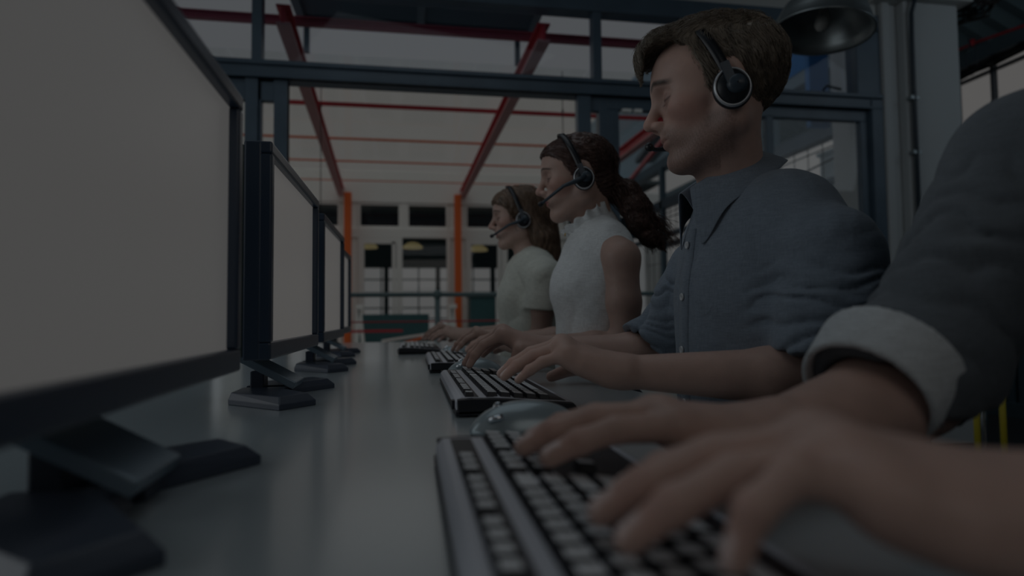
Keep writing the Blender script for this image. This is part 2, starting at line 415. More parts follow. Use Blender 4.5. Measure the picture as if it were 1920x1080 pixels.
# ------------------------------------------------------------------ courtyard roof
M_flange = mat('faded_pink_paint', (.52, .26, .26), .5)
def parent_(o, t): o.parent = t; o.matrix_parent_inverse = Matrix.Translation(-Vector(t.location))
def beam(name, a, c, wx, wz, m, label, cat='beam', group=None):
    b = MB(); b.bar(a, c, wx, .012); 
    A = Vector(a); C_ = Vector(c); off = Vector((0, 0, wz / 2))
    b = MB(); b.bar(A + off, C_ + off, wx, .014); b.bar(A, C_, .02, wz)
    t = empty(name, a, label, cat, group)
    parent_(b.build('web', m, bevel=.002), t); parent_(MB().bar(A - off, C_ - off, wx, .014).build('lower_flange', M_flange, bevel=.002), t)
    return t
beam('roof_beam', (-.76, 3.75, 2.73), (-1.0, 9.0, 2.73), .085, .11, M_red, 'red steel roof beam running away above the left monitors')
beam('roof_beam', (.86, 3.75, 2.73), (.775, 9.0, 2.73), .085, .11, M_red, 'red steel roof beam running away above the two women')
beam('roof_beam', (2.42, 3.75, 2.73), (2.36, 9.0, 2.73), .085, .11, M_red, 'red steel roof beam seen through the door pane behind the man')
for y, hh, m, l in ((4.03, .045, mat('red_with_pane_reflection', (.36, .06, .095), .45), 'thick red purlin crossing the roof just outside the transom panes'), (5.55, .028, M_red, 'red purlin second from the glazed screen'), (6.6, .016, M_orange, 'thin orange purlin third from the glazed screen'), (7.55, .014, M_orange, 'thin orange purlin fourth from the glazed screen'), (8.6, .008, M_orange, 'thin orange purlin nearest the white facade')):  # nearest purlin's plum tint puts the panes' reflection into its colour
    b = MB(); b.box(-3.2, 2.4, y - hh / 2, y + hh / 2, 2.80, 2.80 + hh * .9); b.box(-3.2, 2.4, y - hh * .8, y + hh * .8, 2.797 + hh * .9, 2.805 + hh * .9)
    tag(b.build('purlin', m), l, 'roof purlin', None)
r = MB()
for k in range(6): r.box(-3.2 + k * .93, -3.2 + (k + 1) * .93 - .01, 4.7, 9.0, 2.90, 2.906)
tag(r.build('glass_roof', G_roof), 'clear glass roof sheets over the courtyard', 'roof', kind='structure')
# hanging thin rods
for x, y, l in ((-.70, 4.9, 'thin black rod hanging beside the left red roof beam'), (1.237, 4.75, 'thin black rod hanging beside the right red roof beam')):
    b = MB(); b.tube([(x, y, 2.90), (x + .0, y, 1.62)], .0035, 6); b.tube([(x, y, 2.56), (x, y, 2.58)], .008, 6)
    tag(b.build('hanging_rod', M_cable), l, 'rod')
# louvred vent box over the middle
t = empty('roof_vent', (.1, 4.35, 3.0), 'long blue-grey louvred vent box above the middle of the glass roof', 'vent')
b = MB(); b.box(-.84, .98, 4.10, 4.16, 3.14, 3.32); b.box(-.84, .98, 4.62, 4.70, 3.14, 3.32); b.box(-.84, -.78, 4.10, 4.70, 3.14, 3.32); b.box(.92, .98, 4.10, 4.70, 3.14, 3.32); b.box(-.84, .98, 4.10, 4.70, 3.30, 3.34); b.box(.05, .11, 4.12, 4.68, 3.14, 3.30)
wp(b, 'casing', M_greyblue, t)
b = MB()
for k in range(8): b.bar((-.80, 4.19 + k * .056, 3.175), (.95, 4.19 + k * .056, 3.175), .045, .006, (0, .5, .8))
wp(b, 'louvre', M_greyblue, t)
wp(MB().box(-.80, .96, 4.69, 4.73, 3.12, 3.145), 'drip_edge', M_ribs, t)
for x in (-.775, .85): wp(MB().box(x - .02, x + .02, 4.66, 4.70, 2.90, 3.14), 'vent_foot', M_greyblue, t)

# ------------------------------------------------------------------ facade across the courtyard
YF = 9.0
b = MB()
b.box(-4, 3.4, YF, YF + .12, 2.58, 3.05); b.box(-4, 3.4, YF, YF + .12, 2.06, 2.20)
for k in range(-2, 3):
    c = -.10 + k * 1.57                      # bay centre
    b.box(c + .785 - .12, c + .785 + .12, YF + .03, YF + .12, 0, 2.82)
    b.box(c - .05, c + .05, YF + .01, YF + .1, 2.2, 2.58)
b.build('wall_facade', M_white, kind='structure', bevel=.006)
n = 0
for k in range(-2, 3):
    c = -.10 + k * 1.57; n += 1
    t = empty('window_%d' % (n + 2), (c, YF, 2.2), None, None); t['kind'] = 'structure'
    b = MB(); frame_mesh(b, c - .66, c - .04, 2.2, 2.58, YF + .02, YF + .08, .035); frame_mesh(b, c + .04, c + .66, 2.2, 2.58, YF + .02, YF + .08, .035)
    wp(b, 'window_frame', M_white, t)
    wp(MB().box(c - .63, c + .63, YF + .05, YF + .056, 2.23, 2.55), 'window_pane', G_clear, t)
    # dark roller blinds behind the upper lights
    wp(MB().box(c - .63, c - .07, YF + .30, YF + .31, 2.12, 2.48).box(c + .07, c + .63, YF + .30, YF + .31, 2.12, 2.48), 'window_blind', mat('blind_slate_%d' % n, (.035, .05, .065), .8), t)
    d = empty('door_%d' % (n + 2), (c, YF, 0), None, None); d['kind'] = 'structure'
    b = MB(); frame_mesh(b, c - .66, c - .02, .0, 2.06, YF + .0, YF + .06, .09); b.box(c - .17, c - .12, YF, YF + .06, .1, 2.0)
    b.box(c + .63, c + .68, YF, YF + .06, 0, 2.06)
    wp(b, 'door_frame', M_white, d)
    wp(MB().box(c - .6, c + .64, YF + .03, YF + .036, .09, 2.0), 'door_pane', G_clear, d)
for k in range(-2, 3):
    x = -.885 + k * 1.57
    if k in (0, 1):
        tag(MB().box(x - .05, x + .05, YF - .22, YF - .12, 0, 2.68).build('steel_column', M_orange, bevel=.004), 'orange steel column %s in front of the white facade' % ('beside the far monitors' if k == 0 else 'between the door bay and the second woman'), 'column')
# the room behind the facade: far wall of bright windows
b = MB(); b.box(-4, 4, 14.0, 14.1, 2.02, 3.2); b.box(-4, 4, 14, 14.1, 0, .55)
for x in (-3.2, -1.85, -.55, .62, 1.9, 3.2): b.box(x - .05, x + .05, 13.95, 14.1, .5, 2.1)
b.build('wall_far', mat('far_wall_teal', (.07, .12, .13), .7), kind='structure')
b = MB()
for k in range(19):
    x = -3.6 + k * .42; b.box(x - .014, x + .014, 14.0, 14.03, .55, 2.02)
for z in (.85, 1.1, 1.45, 1.75): b.box(-4, 4, 14.0, 14.03, z - .014, z + .014)
b.build('window_8', M_teal, kind='structure')
MB().box(-4, 4, 9.12, 14, 3.0, 3.05).build('ceiling_far', mat('far_ceiling_slate', (.10, .13, .14), .8), kind='structure')
b = MB()
for k in range(7): b.box(-4, 4, 9.9 + k * .6, 10.05 + k * .6, 2.78, 2.95)
tag(b.build('trim_3', mat('far_joist', (.16, .19, .2), .7)), kind='structure')
for i, (px, yy, z, l) in enumerate(((-.63, 11.17, 2.17, 'left yellow dome lamp glowing behind the door bay'), (.10, 10.57, 2.32, 'upper right yellow dome lamp glowing behind the facade'), (.03, 11.77, 2.24, 'lower middle yellow dome lamp glowing behind the facade'), (1.0, 11.77, 2.2, 'yellow dome lamp glowing behind the second woman'))):
    t = empty('pendant_lamp', (px * yy / 9, yy, z), l, 'lamp', None)
    o = MB().lathe([(.02, .1), (.10, .08), (.19, .01), (.19, -.02), (.0, -.03)], 24).build('lamp_shade', M_lampglow, t, smooth=True)
    o = MB().tube([(0, 0, .09), (0, 0, 2.79 - z)], .006, 6).build('cord', M_cable, t)
# low things behind the railing
tag(MB().box(.80, 1.15, 8.2, 8.6, .02, 1.15).box(.78, 1.17, 8.18, 8.62, 1.15, 1.18).build('cabinet', M_teal, bevel=.005), 'tall dark teal cabinet standing by the facade behind the hands', 'cabinet')
t = empty('screen_panel', (1.45, 8.0, .02), 'white free-standing panel right of the teal cabinet', 'panel')
wp(MB().box(1.12, 2.0, 7.95, 7.99, .12, 1.15), 'board', M_white, t); wp(MB().box(1.14, 1.2, 7.8, 8.15, .02, .12), 'foot', M_tealrail, t); wp(MB().box(1.9, 1.96, 7.8, 8.15, .02, .12), 'foot', M_tealrail, t)
for i, (x, l) in enumerate(((-.72, 'white trestle leaning beside the left orange column'), (.52, 'white trestle leaning beside the right orange column'))):
    b = MB(); b.bar((x - .02, 8.3, .02), (x + .03, 8.3, 1.05), .05, .05); b.bar((x + .14, 8.3, .02), (x + .04, 8.3, 1.05), .05, .05); b.box(x - .0, x + .1, 8.27, 8.33, 1.0, 1.06); b.bar((x, 8.3, .4), (x + .1, 8.3, .4), .03, .03)
    tag(b.build('trestle', M_white, bevel=.003), l, 'trestle')
for i, (x, z, l, m) in enumerate(((-.45, .72, 'red timber rail resting on the low wall behind the keyboards', M_red), (-.05, .62, 'white plank leaning over the red rail behind the hands', M_white), (-.02, .55, 'orange plank leaning below the white one behind the hands', M_orange))):
    b = MB(); b.bar((x - .3, 7.6 - i * .1, z - .02 * i), (x + .35, 7.6 - i * .1, z + .07 * i), .035, .03)
    b.bar((x - .2, 7.6 - i * .1, .02), (x - .2, 7.6 - i * .1, z), .03, .03); b.bar((x + .25, 7.6 - i * .1, .02), (x + .25, 7.6 - i * .1, z), .03, .03)
    tag(b.build('barrier_rail', m), l, 'rail')
tag(MB().box(-.72, .25, 8.55, 8.62, .02, .93).build('low_screen', M_teal), 'dark teal low panel behind the far keyboards and trestles', 'panel')

# railing in the courtyard
t = empty('railing', (.2, 4.8, 0), 'grey-teal tubular handrail with ball joint post and thin red mid rail', 'railing')
wp(MB().tube([(-3.1, 4.8, 1.062), (3.1, 4.8, 1.062)], .018, 14), 'handrail', M_tealrail, t, smooth=True)
wp(MB().tube([(-3.1, 4.8, .851), (3.1, 4.8, .851)], .006, 8), 'mid_rail', M_red, t, smooth=True)
for x in (-1.9, .207, 2.3):
    b = MB(); b.tube([(x, 4.8, .02), (x, 4.8, 1.06)], .021, 14); b.lathe([(.001, .038), (.02, .034), (.033, .018), (.037, 0), (.033, -.018), (.02, -.034), (.001, -.038)], 20, Matrix.Translation((x, 4.8, 1.062)))
    wp(b, 'post', M_tealrail, t, smooth=True)

# side building to the right of the courtyard
b = MB(); b.box(3.4, 3.55, 3.9, 13, 2.90, 3.02); b.build('trim_4', M_greyblue, kind='structure')
b = MB(); b.box(3.4, 3.5, 3.75, 13, 2.34, 2.46); b.box(3.38, 3.52, 3.75, 13, 1.95, 1.99); b.build('trim_5', M_frame, kind='structure')
b = MB()
for y in (3.9, 5.2, 6.5, 7.8, 9.1, 10.4, 11.7): b.box(3.4, 3.47, y - .035, y + .035, 0, 2.9)
b.box(3.4, 3.5, 3.75, 13, 0, .9)
b.build('window_9', M_greyblue, kind='structure')
b = MB()
for k in range(24): b.tube([(3.43, 3.95 + k * .19, .9), (3.43, 3.95 + k * .19, 2.35)], .004, 5)
b.tube([(3.43, 3.9, 2.26), (3.43, 8.4, 2.26)], .006, 5); b.tube([(3.43, 3.9, 2.20), (3.43, 4.8, 2.12), (3.43, 8.4, 2.22)], .008, 5); b.tube([(3.43, 3.9, 1.6), (3.43, 8.4, 1.6)], .004, 5)
tag(b.build('wire_mesh', M_cable), 'black wire grid stretched across the window band seen behind the collar', 'wire mesh')
tag(MB().box(3.46, 3.6, 4.22, 4.60, 1.0, 2.22).box(3.44, 3.62, 4.20, 4.62, 2.22, 2.25).build('cabinet', M_ribs, bevel=.004), 'pale ribbed cabinet outside behind the wire grid', 'cabinet')
tag(MB().box(3.75, 3.9, 4.2, 4.45, 0, 2.1).build('cabinet', M_blue, bevel=.004), 'dark blue locker right of the pale cabinet outside the door pane', 'cabinet')
M_canopy = bpy.data.materials.new('translucent_ribbed_sheet'); M_canopy.use_nodes = True; _n = M_canopy.node_tree
_p = _n.nodes['Principled BSDF']; _p.inputs['Base Color'].default_value = (.6, .68, .72, 1); _tl = _n.nodes.new('ShaderNodeBsdfTranslucent'); _tl.inputs[0].default_value = (.62, .72, .78, 1)
_mx = _n.nodes.new('ShaderNodeMixShader'); _mx.inputs[0].default_value = .55; _n.links.new(_p.outputs[0], _mx.inputs[1]); _n.links.new(_tl.outputs[0], _mx.inputs[2]); _n.links.new(_mx.outputs[0], _n.nodes['Material Output'].inputs[0])
# ribbed canopy sheet rising from the side building, and blue soffit near the screen
def corrugated(x0, z0, x1, z1, y0, y1, n, dep):
    V = []; F = []
    for i in range(n + 1):
        y = y0 + (y1 - y0) * i / n; d = dep if i % 2 else 0
        V += [(x0, y, z0 + d), (x1, y, z1 + d), (x0, y, z0 + d + .01), (x1, y, z1 + d + .01)]
    for i in range(n):
        a = i * 4; F += [(a, a + 4, a + 5, a + 1), (a + 2, a + 3, a + 7, a + 6), (a, a + 2, a + 6, a + 4), (a + 1, a + 5, a + 7, a + 3)]
    return V, F
b = MB(); b.add(*corrugated(3.5, 3.03, 2.45, 3.5, 5.6, 12.5, 90, .03)); b.build('ceiling_canopy', M_canopy, kind='structure')
MB().box(3.42, 3.55, 3.75, 5.7, 3.02, 4.1).build('wall_side', M_blue, kind='structure')
tag(MB().bar((2.97, 3.95, 2.25), (2.97, 3.95, 3.2), .16, .05, (0, 1, 0)).build('steel_column', M_blue, bevel=.004), 'blue post just outside the transom pane at the right end', 'column')
tag(MB().bar((2.55, 5.6, 2.70), (3.0, 8.6, 2.60), .04, .04).build('roof_brace', M_red), 'red diagonal brace outside, left of the man\'s mouth', 'brace')
tag(MB().bar((2.45, 4.7, 2.84), (3.1, 7.6, 2.95), .25, .06).build('roof_brace', M_greyblue), 'broad grey-blue brace outside above the red one', 'brace')
# trees/sky beyond are blown out; nothing there

# ------------------------------------------------------------------ hall to the right of the pier
b = MB(); b.add(*corrugated(5.05, 3.22, 3.5, 3.95, -3, 8, 110, .025)); b.build('ceiling_hall', mat('hall_roof_sheet', (.20, .30, .33), .6), kind='structure')
b = MB(); b.box(5, 5.1, -3, 12, 0, .98); b.box(5.0, 5.1, -3, 12, 3.12, 3.3); b.box(5, 5.1, -3, 3.2, .98, 3.2); b.box(5, 5.1, 4.95, 6.6, .98, 2.3)
b.build('wall_right', mat('hall_wall_blue', (.09, .14, .17), .7), kind='structure')
b = MB()
for y in (4.0, 4.4, 4.75, 5.2, 5.7, 6.3): b.box(5.0, 5.05, y - .012, y + .012, 2.3, 3.12)
b.box(5.0, 5.05, 3.2, 7, 2.98, 3.0); b.bar((5.02, 4.3, 2.45), (5.02, 4.9, 2.62), .02, .02); b.box(4.97, 5.0, 3.2, 12, 2.2, 2.32)
b.build('window_10', M_frame_dk, kind='structure')
MB().box(5.02, 5.03, 3.2, 5.0, .98, 2.3).build('window_11', mat('frosted_pane', (.16, .2, .22), .5), kind='structure')
b = MB()
for k in range(60): b.box(4.96, 5.0, 3.2 + k * .1, 3.26 + k * .1, .12, .98)
b.box(4.92, 5.0, 3.2, 9.2, 0, .12)
tag(b.build('wall_panelling', mat('ribbed_panel_teal', (.07, .13, .16), .5)), kind='structure')
tag(MB().tube([(4.8, 3.0, 3.02), (4.8, 3.94, 3.144), (4.8, 4.38, 3.20), (4.8, 5.4, 3.24)], .012, 8).tube([(4.8, 4.38, 3.234), (4.8, 4.38, 3.17)], .02, 8).build('sprinkler_pipe', M_red, smooth=True), 'thin red sprinkler pipe under the ribbed hall roof', 'pipe')
def scribble(n, c, r, seed, th=.005):
    q = random.Random(seed); b = MB()
    for i in range(n):
        p = []
        for k in range(14):
            a = q.uniform(0, 6.28) * .2 + k * .55 + i
            p.append((c[0] + r[0] * cos(a) * q.uniform(.6, 1), c[1] + r[1] * sin(a) * q.uniform(.6, 1) , c[2] + r[2] * sin(a * .5 + i) * q.uniform(.3, 1)))
        b.tube(p, th, 5)
    return b
tag(scribble(16, (4.0, 3.75, 3.18), (.22, .3, .17), 3, .007).build('cable_bundle', M_cable), 'tangled bundle of black cables at the top of the pale pier', 'cables')
b = MB(); q = random.Random(8)
for i in range(14):
    p = [(4.93 + q.uniform(-.03, .03), 3.2 + k * .22, 3.08 + .02 * sin(k * .5) + q.uniform(-.035, .035) - (.02 * k if k < 3 else .05)) for k in range(16)]
    b.tube(p, .012, 5)
tag(b.build('cable_bundle', M_cable), 'long black cable run along the top of the hall window', 'cables')
tag(MB().tube([(4.75, 4.42, 3.15), (4.75, 4.28, 3.15)], .008, 6).tube([(4.75, 4.4, 3.15), (4.75, 4.4, 2.98)], .005, 6).tube([(4.75, 4.3, 3.15), (4.75, 4.3, 2.98)], .005, 6).tube([(4.75, 4.35, 3.15), (4.75, 4.37, 3.23)], .006, 6).build('pipe_bracket', M_frame_dk), 'small dark bracket hanging under the red sprinkler pipe', 'bracket')

# stool far right
t = empty('bar_stool', (2.45, 2.3, 0), 'yellow-legged bar stool with chrome rungs behind the near person\'s elbow', 'stool')
for x, y in ((2.345, 2.2), (2.475, 2.2)): wp(MB().tube([(x, y, 0), (x + (.0), y, .74)], .012, 10), 'leg', M_yellow, t, smooth=True)
for x, y in ((2.31, 2.42), (2.62, 2.42)): wp(MB().tube([(x, y, 0), (x, y, .74)], .012, 10).tube([(x, y, 0), (x, y, .02)], .02, 10), 'leg', M_chrome, t, smooth=True)
wp(MB().tube([(2.345, 2.2, .605), (2.475, 2.2, .605)], .007, 8), 'rung', M_chrome, t, smooth=True); wp(MB().tube([(2.31, 2.42, .59), (2.62, 2.42, .59)], .007, 8), 'rung', M_chrome, t, smooth=True)
wp(MB().lathe([(.001, .79), (.15, .785), (.165, .77), (.16, .745), (.001, .74)], 32, Matrix.Translation((2.44, 2.31, 0))), 'seat', M_cable, t, smooth=True)

# pendant lamp above the man
t = empty('pendant_lamp', (1.75, 2.286, 2.10), 'large brushed metal dome pendant lamp beside the man\'s hair', 'lamp')
Rt = Matrix.Rotation(radians(8), 4, 'Y')
prof = [(.0, .0), (.03, .10), (.045, .13), (.06, .145), (.10, .15), (.145, .12), (.175, .08), (.19, .03), (.193, .0)]
pr = [(.035, .30), (.042, .22), (.05, .165), (.085, .155), (.13, .135), (.165, .095), (.188, .04), (.198, .0), (.206, -.006), (.206, -.012), (.192, -.006), (.183, .035), (.16, .088), (.125, .126), (.08, .146), (.0, .15)]
o = MB().lathe(pr, 56, Rt).build('lamp_shade', M_alu, t, smooth=True)
o = MB().lathe([(.001, .0), (.02, .004), (.03, .02), (.03, .05), (.018, .09), (.015, .14)], 24, Rt).build('bulb', mat('unlit_bulb', (.5, .5, .48), .3), t, smooth=True)
o = MB().tube([Rt @ Vector((0, 0, .3)), (.03, 0, 1.155)], .008, 8).build('cord', M_cable, t)

# ------------------------------------------------------------------ desk
t = empty('desk', (-.15, 1.8, 0), 'long white laminate desk running away under the monitors and keyboards', 'desk')
wp(MB().prism([(-.95, -.25), (.40, -.25), (.40, .95), (.20, 3.40), (-.95, 3.40)], .722, .75), 'desktop', M_desk, t, bevel=.003)
for x, y in ((-.88, -.15), (.30, -.15), (-.88, 1.2), (.27, 1.2), (-.88, 3.3), (.12, 3.3)): wp(MB().box(x - .03, x + .03, y - .03, y + .03, 0, .722), 'leg', M_frame_dk, t)

# ------------------------------------------------------------------ monitors
def make_monitor(Y, X, rot, label, scrm):
    t = empty('monitor', (X, Y, .75), label, 'monitor', None, rot)
    w, zb, zt = .2225, .0765, .386; bz = .0175; bb = .0245
    b = MB(); b.box(-w, w, -.004, .014, zt - zb - bz, zt - zb); b.box(-w, w, -.004, .014, 0, bb); b.box(-w, -w + bz, -.004, .014, bb, zt - zb - bz); b.box(w - bz, w, -.004, .014, bb, zt - zb - bz)
    V = [(-p[1], p[0], p[2] + zb) for p in b.v]; b.v = V
    b.box(-.034, -.010, -w, w, zb, zt)
    b.build('bezel', M_black, t, bevel=.003)
    MB().box(-.011, -.007, -w + bz - .002, w - bz + .002, zb + bb - .002, zt - bz + .002).build('screen', scrm, t)
    # domed rear casing with vent slots
    n = 7; V = []; F = []
    prof = [(0, 1, 1), (-.022, .99, .97), (-.040, .88, .84), (-.052, .66, .6)]
    zc = (zb + zt) / 2; hh = (zt - zb) / 2
    for d, a, c in prof:
        V += [(-.034 + d, s * (w - .004) * a, zc + q * (hh - .003) * c) for s, q in ((-1, -1), (1, -1), (1, 1), (-1, 1))]
    for i in range(3):
        for k in range(4): F.append((i * 4 + k, i * 4 + (k + 1) % 4, i * 4 + 4 + (k + 1) % 4, i * 4 + 4 + k))
    F += [(0, 1, 2, 3), (15, 14, 13, 12)]
    MB().add(V, F).build('rear_casing', M_casegreen, t, bevel=.004)
    for s in (-1, 1):
        b = MB()
        for k in range(22):
            z = zb + .03 + k * .0115
            b.bar((-.058, s * (w * .985), z), (-.078, s * (w * .84), z), .007, .0045)
        b.build('vent_slots', M_kbb, t)
    # stand: sloping plate neck into a hub, two splayed bar feet
    b = MB()
    def plate(a0, a1, hw, th, hw0):
        A = Vector(a0); C_ = Vector(a1); d = (C_ - A).normalized(); u = Vector((0, 1, 0)); nn = d.cross(u).normalized()
        VV = [p + u * s * h_ + nn * q * th / 2 for p, h_ in ((A, hw0), (C_, hw)) for s, q in ((-1, -1), (1, -1), (1, 1), (-1, 1))]
        b.add(VV, [(3, 2, 1, 0), (4, 5, 6, 7), (0, 1, 5, 4), (1, 2, 6, 5), (2, 3, 7, 6), (3, 0, 4, 7)])
    plate((-.130, 0, .1000), (.010, 0, .022), .040, .013, .040)
    b.v = [(x - .004, y - .016, z) for x, y, z in b.v]
    b.build('neck', M_stands, t, bevel=.002)
    MB().box(-.145, -.118, -.05, .02, .07, .25).box(-.118, -.08, -.05, .02, .20, .25).build('neck_upright', M_standm, t, bevel=.003)
    MB().box(-.070, -.048, -.032, .0, .015, .046).build('neck_support', M_standm, t, bevel=.002)
    for s in (-1, 1):
        poly = [(-.082, s * .012), (-.082, s * .082), (.012, s * .166), (.056, s * .116), (-.002, s * .043), (-.002, s * .012)]
        pts = poly if s > 0 else poly[::-1]
        top = [(-.078, s * .012), (-.078, s * .079), (.009, s * .152), (.043, s * .112), (-.006, s * .043), (-.006, s * .012)]
        tp = top if s > 0 else top[::-1]
        nn = 6; VV = [(x, y, 0) for x, y in pts] + [(x, y, .008) for x, y in pts] + [(x, y, .019) for x, y in tp]
        FF = [tuple(range(6))[::-1], tuple(range(12, 18))] + [(l * 6 + i, l * 6 + (i + 1) % 6, l * 6 + 6 + (i + 1) % 6, l * 6 + 6 + i) for l in (0, 1) for i in range(6)]
        VV = [(x - .004, y - .016, z) for x, y, z in VV]
        MB().add(VV, FF).build('foot', M_standm, t, bevel=.0012)
    return t
make_monitor(.4935, -.1865, radians(1.1), 'nearest monitor with its big blank lit screen at the left edge', M_scr1)
make_monitor(1.110, -.197, 0, 'second monitor along the desk, with ribbed side vents behind the nearest screen', M_scr)
make_monitor(1.715, -.208, 0, 'third monitor along the desk, just past the vented one', M_scr)
make_monitor(2.300, -.243, 0, 'farthest visible monitor, a thin sliver before the orange column', M_scr)
# stub of a foot of one more stand at the lower left edge
# ------------------------------------------------------------------ keyboards
def make_keyboard(loc, rot, label):
    t = empty('keyboard', loc, label, 'keyboard', None, rot)
    # local: x across the rows (0 = far edge from the typist), y along the board
    L = .455; Wd = .165
    sec = [(0, .006), (0, .020), (.006, .0255), (.055, .0245), (.160, .0155), (Wd, .011), (Wd, .004)]
    V = []; F = []; n = len(sec)
    for y in (-L / 2 + .012, L / 2 - .012): V += [(x, y, z) for x, z in sec]
    F = [tuple(range(n)), tuple(range(2 * n - 1, n - 1, -1))] + [(i, n + i, n + (i + 1) % n, (i + 1) % n) for i in range(n)]
    MB().add(V, F).build('top_plate', M_kbs, t, bevel=.0015)
    b = MB(); 
    b.prism([(-.0015, -L / 2), (Wd + .001, -L / 2), (Wd + .001, L / 2), (-.0015, L / 2)], 0.002, .0085)
    for s in (-1, 1):
        y0, y1 = (s * L / 2, s * (L / 2 - .0135)); y0, y1 = min(y0, y1), max(y0, y1)
        V = []; sec2 = [(0.002, .004), (.001, .0235), (.02, .0245), (.055, .0235), (.160, .0145), (Wd - .001, .010), (Wd - .001, .004)]
        for y in (y0, y1): V += [(x, y, z) for x, z in sec2]
        m = len(sec2); b.add(V, [tuple(range(m)), tuple(range(2 * m - 1, m - 1, -1))] + [(i, m + i, m + (i + 1) % m, (i + 1) % m) for i in range(m)])
    b.build('tray', M_kbb, t, bevel=.001)
    def surf(x): return np.interp(x, [0, .006, .055, .160, Wd], [.020, .0255, .0245, .0155, .011])
    b = MB()
    for (x0, x1, y0, y1) in ((.012, .0305, -L / 2 + .014, L / 2 - .02), (.041, .152, -L / 2 + .013, L / 2 - .014)):
        b.add([(x0, y0, surf(x0) - .004), (x1, y0, surf(x1) - .004), (x1, y1, surf(x1) - .004), (x0, y1, surf(x0) - .004), (x0, y0, surf(x0) + .0006), (x1, y0, surf(x1) + .0006), (x1, y1, surf(x1) + .0006), (x0, y1, surf(x0) + .0006)],
              [(3, 2, 1, 0), (4, 5, 6, 7), (0, 1, 5, 4), (1, 2, 6, 5), (2, 3, 7, 6), (3, 0, 4, 7)])
    b.build('key_well', M_kbb, t)
    MB().box(-.004, .001, -.19, -.175, .006, .018).build('cable_port', M_kbb, t)
    y00 = -L / 2 + .016; P_ = .0183
    rows = []
    fr = [0, 2, 3, 4, 5, 6.5, 7.5, 8.5, 9.5, 11, 12, 13, 14, 15.6, 16.6, 17.6]
    rows.append((.0125, .0145, [(a, 1) for a in fr]))
    X0 = .0425; pit_ = .0183
    nav = [(15.6, 1), (16.6, 1), (17.6, 1)]
    rows.append((X0, .0172, [(i, 1) for i in range(13)] + [(13, 2)] + nav + [(19.2 + i, 1) for i in range(4)]))
    rows.append((X0 + pit_, .0172, [(0, 1.5)] + [(1.5 + i, 1) for i in range(12)] + [(13.5, 1.5)] + nav + [(19.2 + i, 1) for i in range(4)]))
    rows.append((X0 + 2 * pit_, .0172, [(0, 1.75)] + [(1.75 + i, 1) for i in range(11)] + [(12.75, 2.25)] + [(19.2 + i, 1) for i in range(3)]))
    rows.append((X0 + 3 * pit_, .0172, [(0, 2.25)] + [(2.25 + i, 1) for i in range(10)] + [(12.25, 2.75)] + [(16.6, 1)] + [(19.2 + i, 1) for i in range(4)]))
    rows.append((X0 + 4 * pit_, .0172, [(0, 1.5), (1.5, 1.5), (3, 6), (9, 1.5), (10.5, 1.5), (12, 1.5), (13.5, 1.5)] + [(19.2, 2), (21.2, 1)] + nav))
    cnt = 0
    for x, dx, ks in rows:
        for a, wd in ks:
            if cnt >= 98: break
            cnt += 1
            y0 = y00 + a * P_ + .0011; y1 = y00 + (a + wd) * P_ - .0020; x1 = x + dx - .0022; e = .0018; z0 = surf(x) - .001; z1 = surf(x1) - .001; h = .0078
            V = [(x, y0, z0), (x1, y0, z1), (x1, y1, z1), (x, y1, z0), (x + e * .6, y0 + e, z0 + h), (x1 - e * .8, y0 + e, z1 + h * .95), (x1 - e * .8, y1 - e, z1 + h * .95), (x + e * .6, y1 - e, z0 + h)]
            kb_ = MB().add(V, [(3, 2, 1, 0), (4, 5, 6, 7), (0, 1, 5, 4), (1, 2, 6, 5), (2, 3, 7, 6), (3, 0, 4, 7)])
            ko = kb_.build('key', [M_kbb, M_key], t)
            for p_ in ko.data.polygons: p_.material_index = 1 if p_.normal.z > .6 else 0
            bv = ko.modifiers.new('bevel', 'BEVEL'); bv.width = .0009; bv.segments = 2; bv.limit_method = 'ANGLE'
    return t
k0 = make_keyboard((.022, .335, .75), 0, 'nearest keyboard, blurred, under the near person\'s hands')
for loc, r_, l in (((.060, 1.035, .75), 0, 'keyboard under the bearded man\'s hands, second along the desk'),
                  ((.046, 1.685, .75), 0, 'third keyboard along the desk, under the ponytailed woman\'s hands'),
                  ((-.045, 2.45, .75), radians(0), 'farthest keyboard, under the long-haired woman\'s hands')):
    k = copy_tree(k0); k.location = loc; k.rotation_euler = (0, 0, r_); k['label'] = l
# ------------------------------------------------------------------ mice
def make_mouse(loc, rot, label):
    t = empty('computer_mouse', loc, label, 'mouse', None, rot)
    S = Sdf(); S.u(ell((0, 0, 0), (.066, .032, .040))); S.inter(lambda P: -P[:, 2] + .004, .004)
    V, Q = S.mesh((-.07, -.04, -.005), (.07, .04, .05), .0014)
    o = np_obj('shell', V, Q, M_kw); o.parent = t
    S = Sdf(); S.u(ell((0, 0, 0), (.0645, .0335, .022))); S.inter(lambda P: -P[:, 2] + .0005, .003)
    V, Q = S.mesh((-.07, -.04, -.005), (.07, .04, .05), .0014)
    o = np_obj('base', V, Q, M_mdk); o.parent = t
    MB().tube([(-.032, -.003, .0325), (-.032, .003, .0325)], .006, 16).build('scroll_wheel', M_chrome, t, smooth=True)
    MB().tube([(-.045, -.020, .022), (-.030, -.024, .026)], .0035, 10).build('side_button', M_chrome, t, smooth=True)
    return t
m0 = make_mouse((.128, .672, .75), 0, 'silver mouse between the nearest keyboard and the bearded man\'s keyboard')
for loc, l in (((.145, 1.385, .75), 'silver mouse beyond the bearded man\'s keyboard'), ((.15, 2.02, .75), 'silver mouse beyond the ponytailed woman\'s keyboard')):
    k = copy_tree(m0); k.location = loc; k['label'] = l

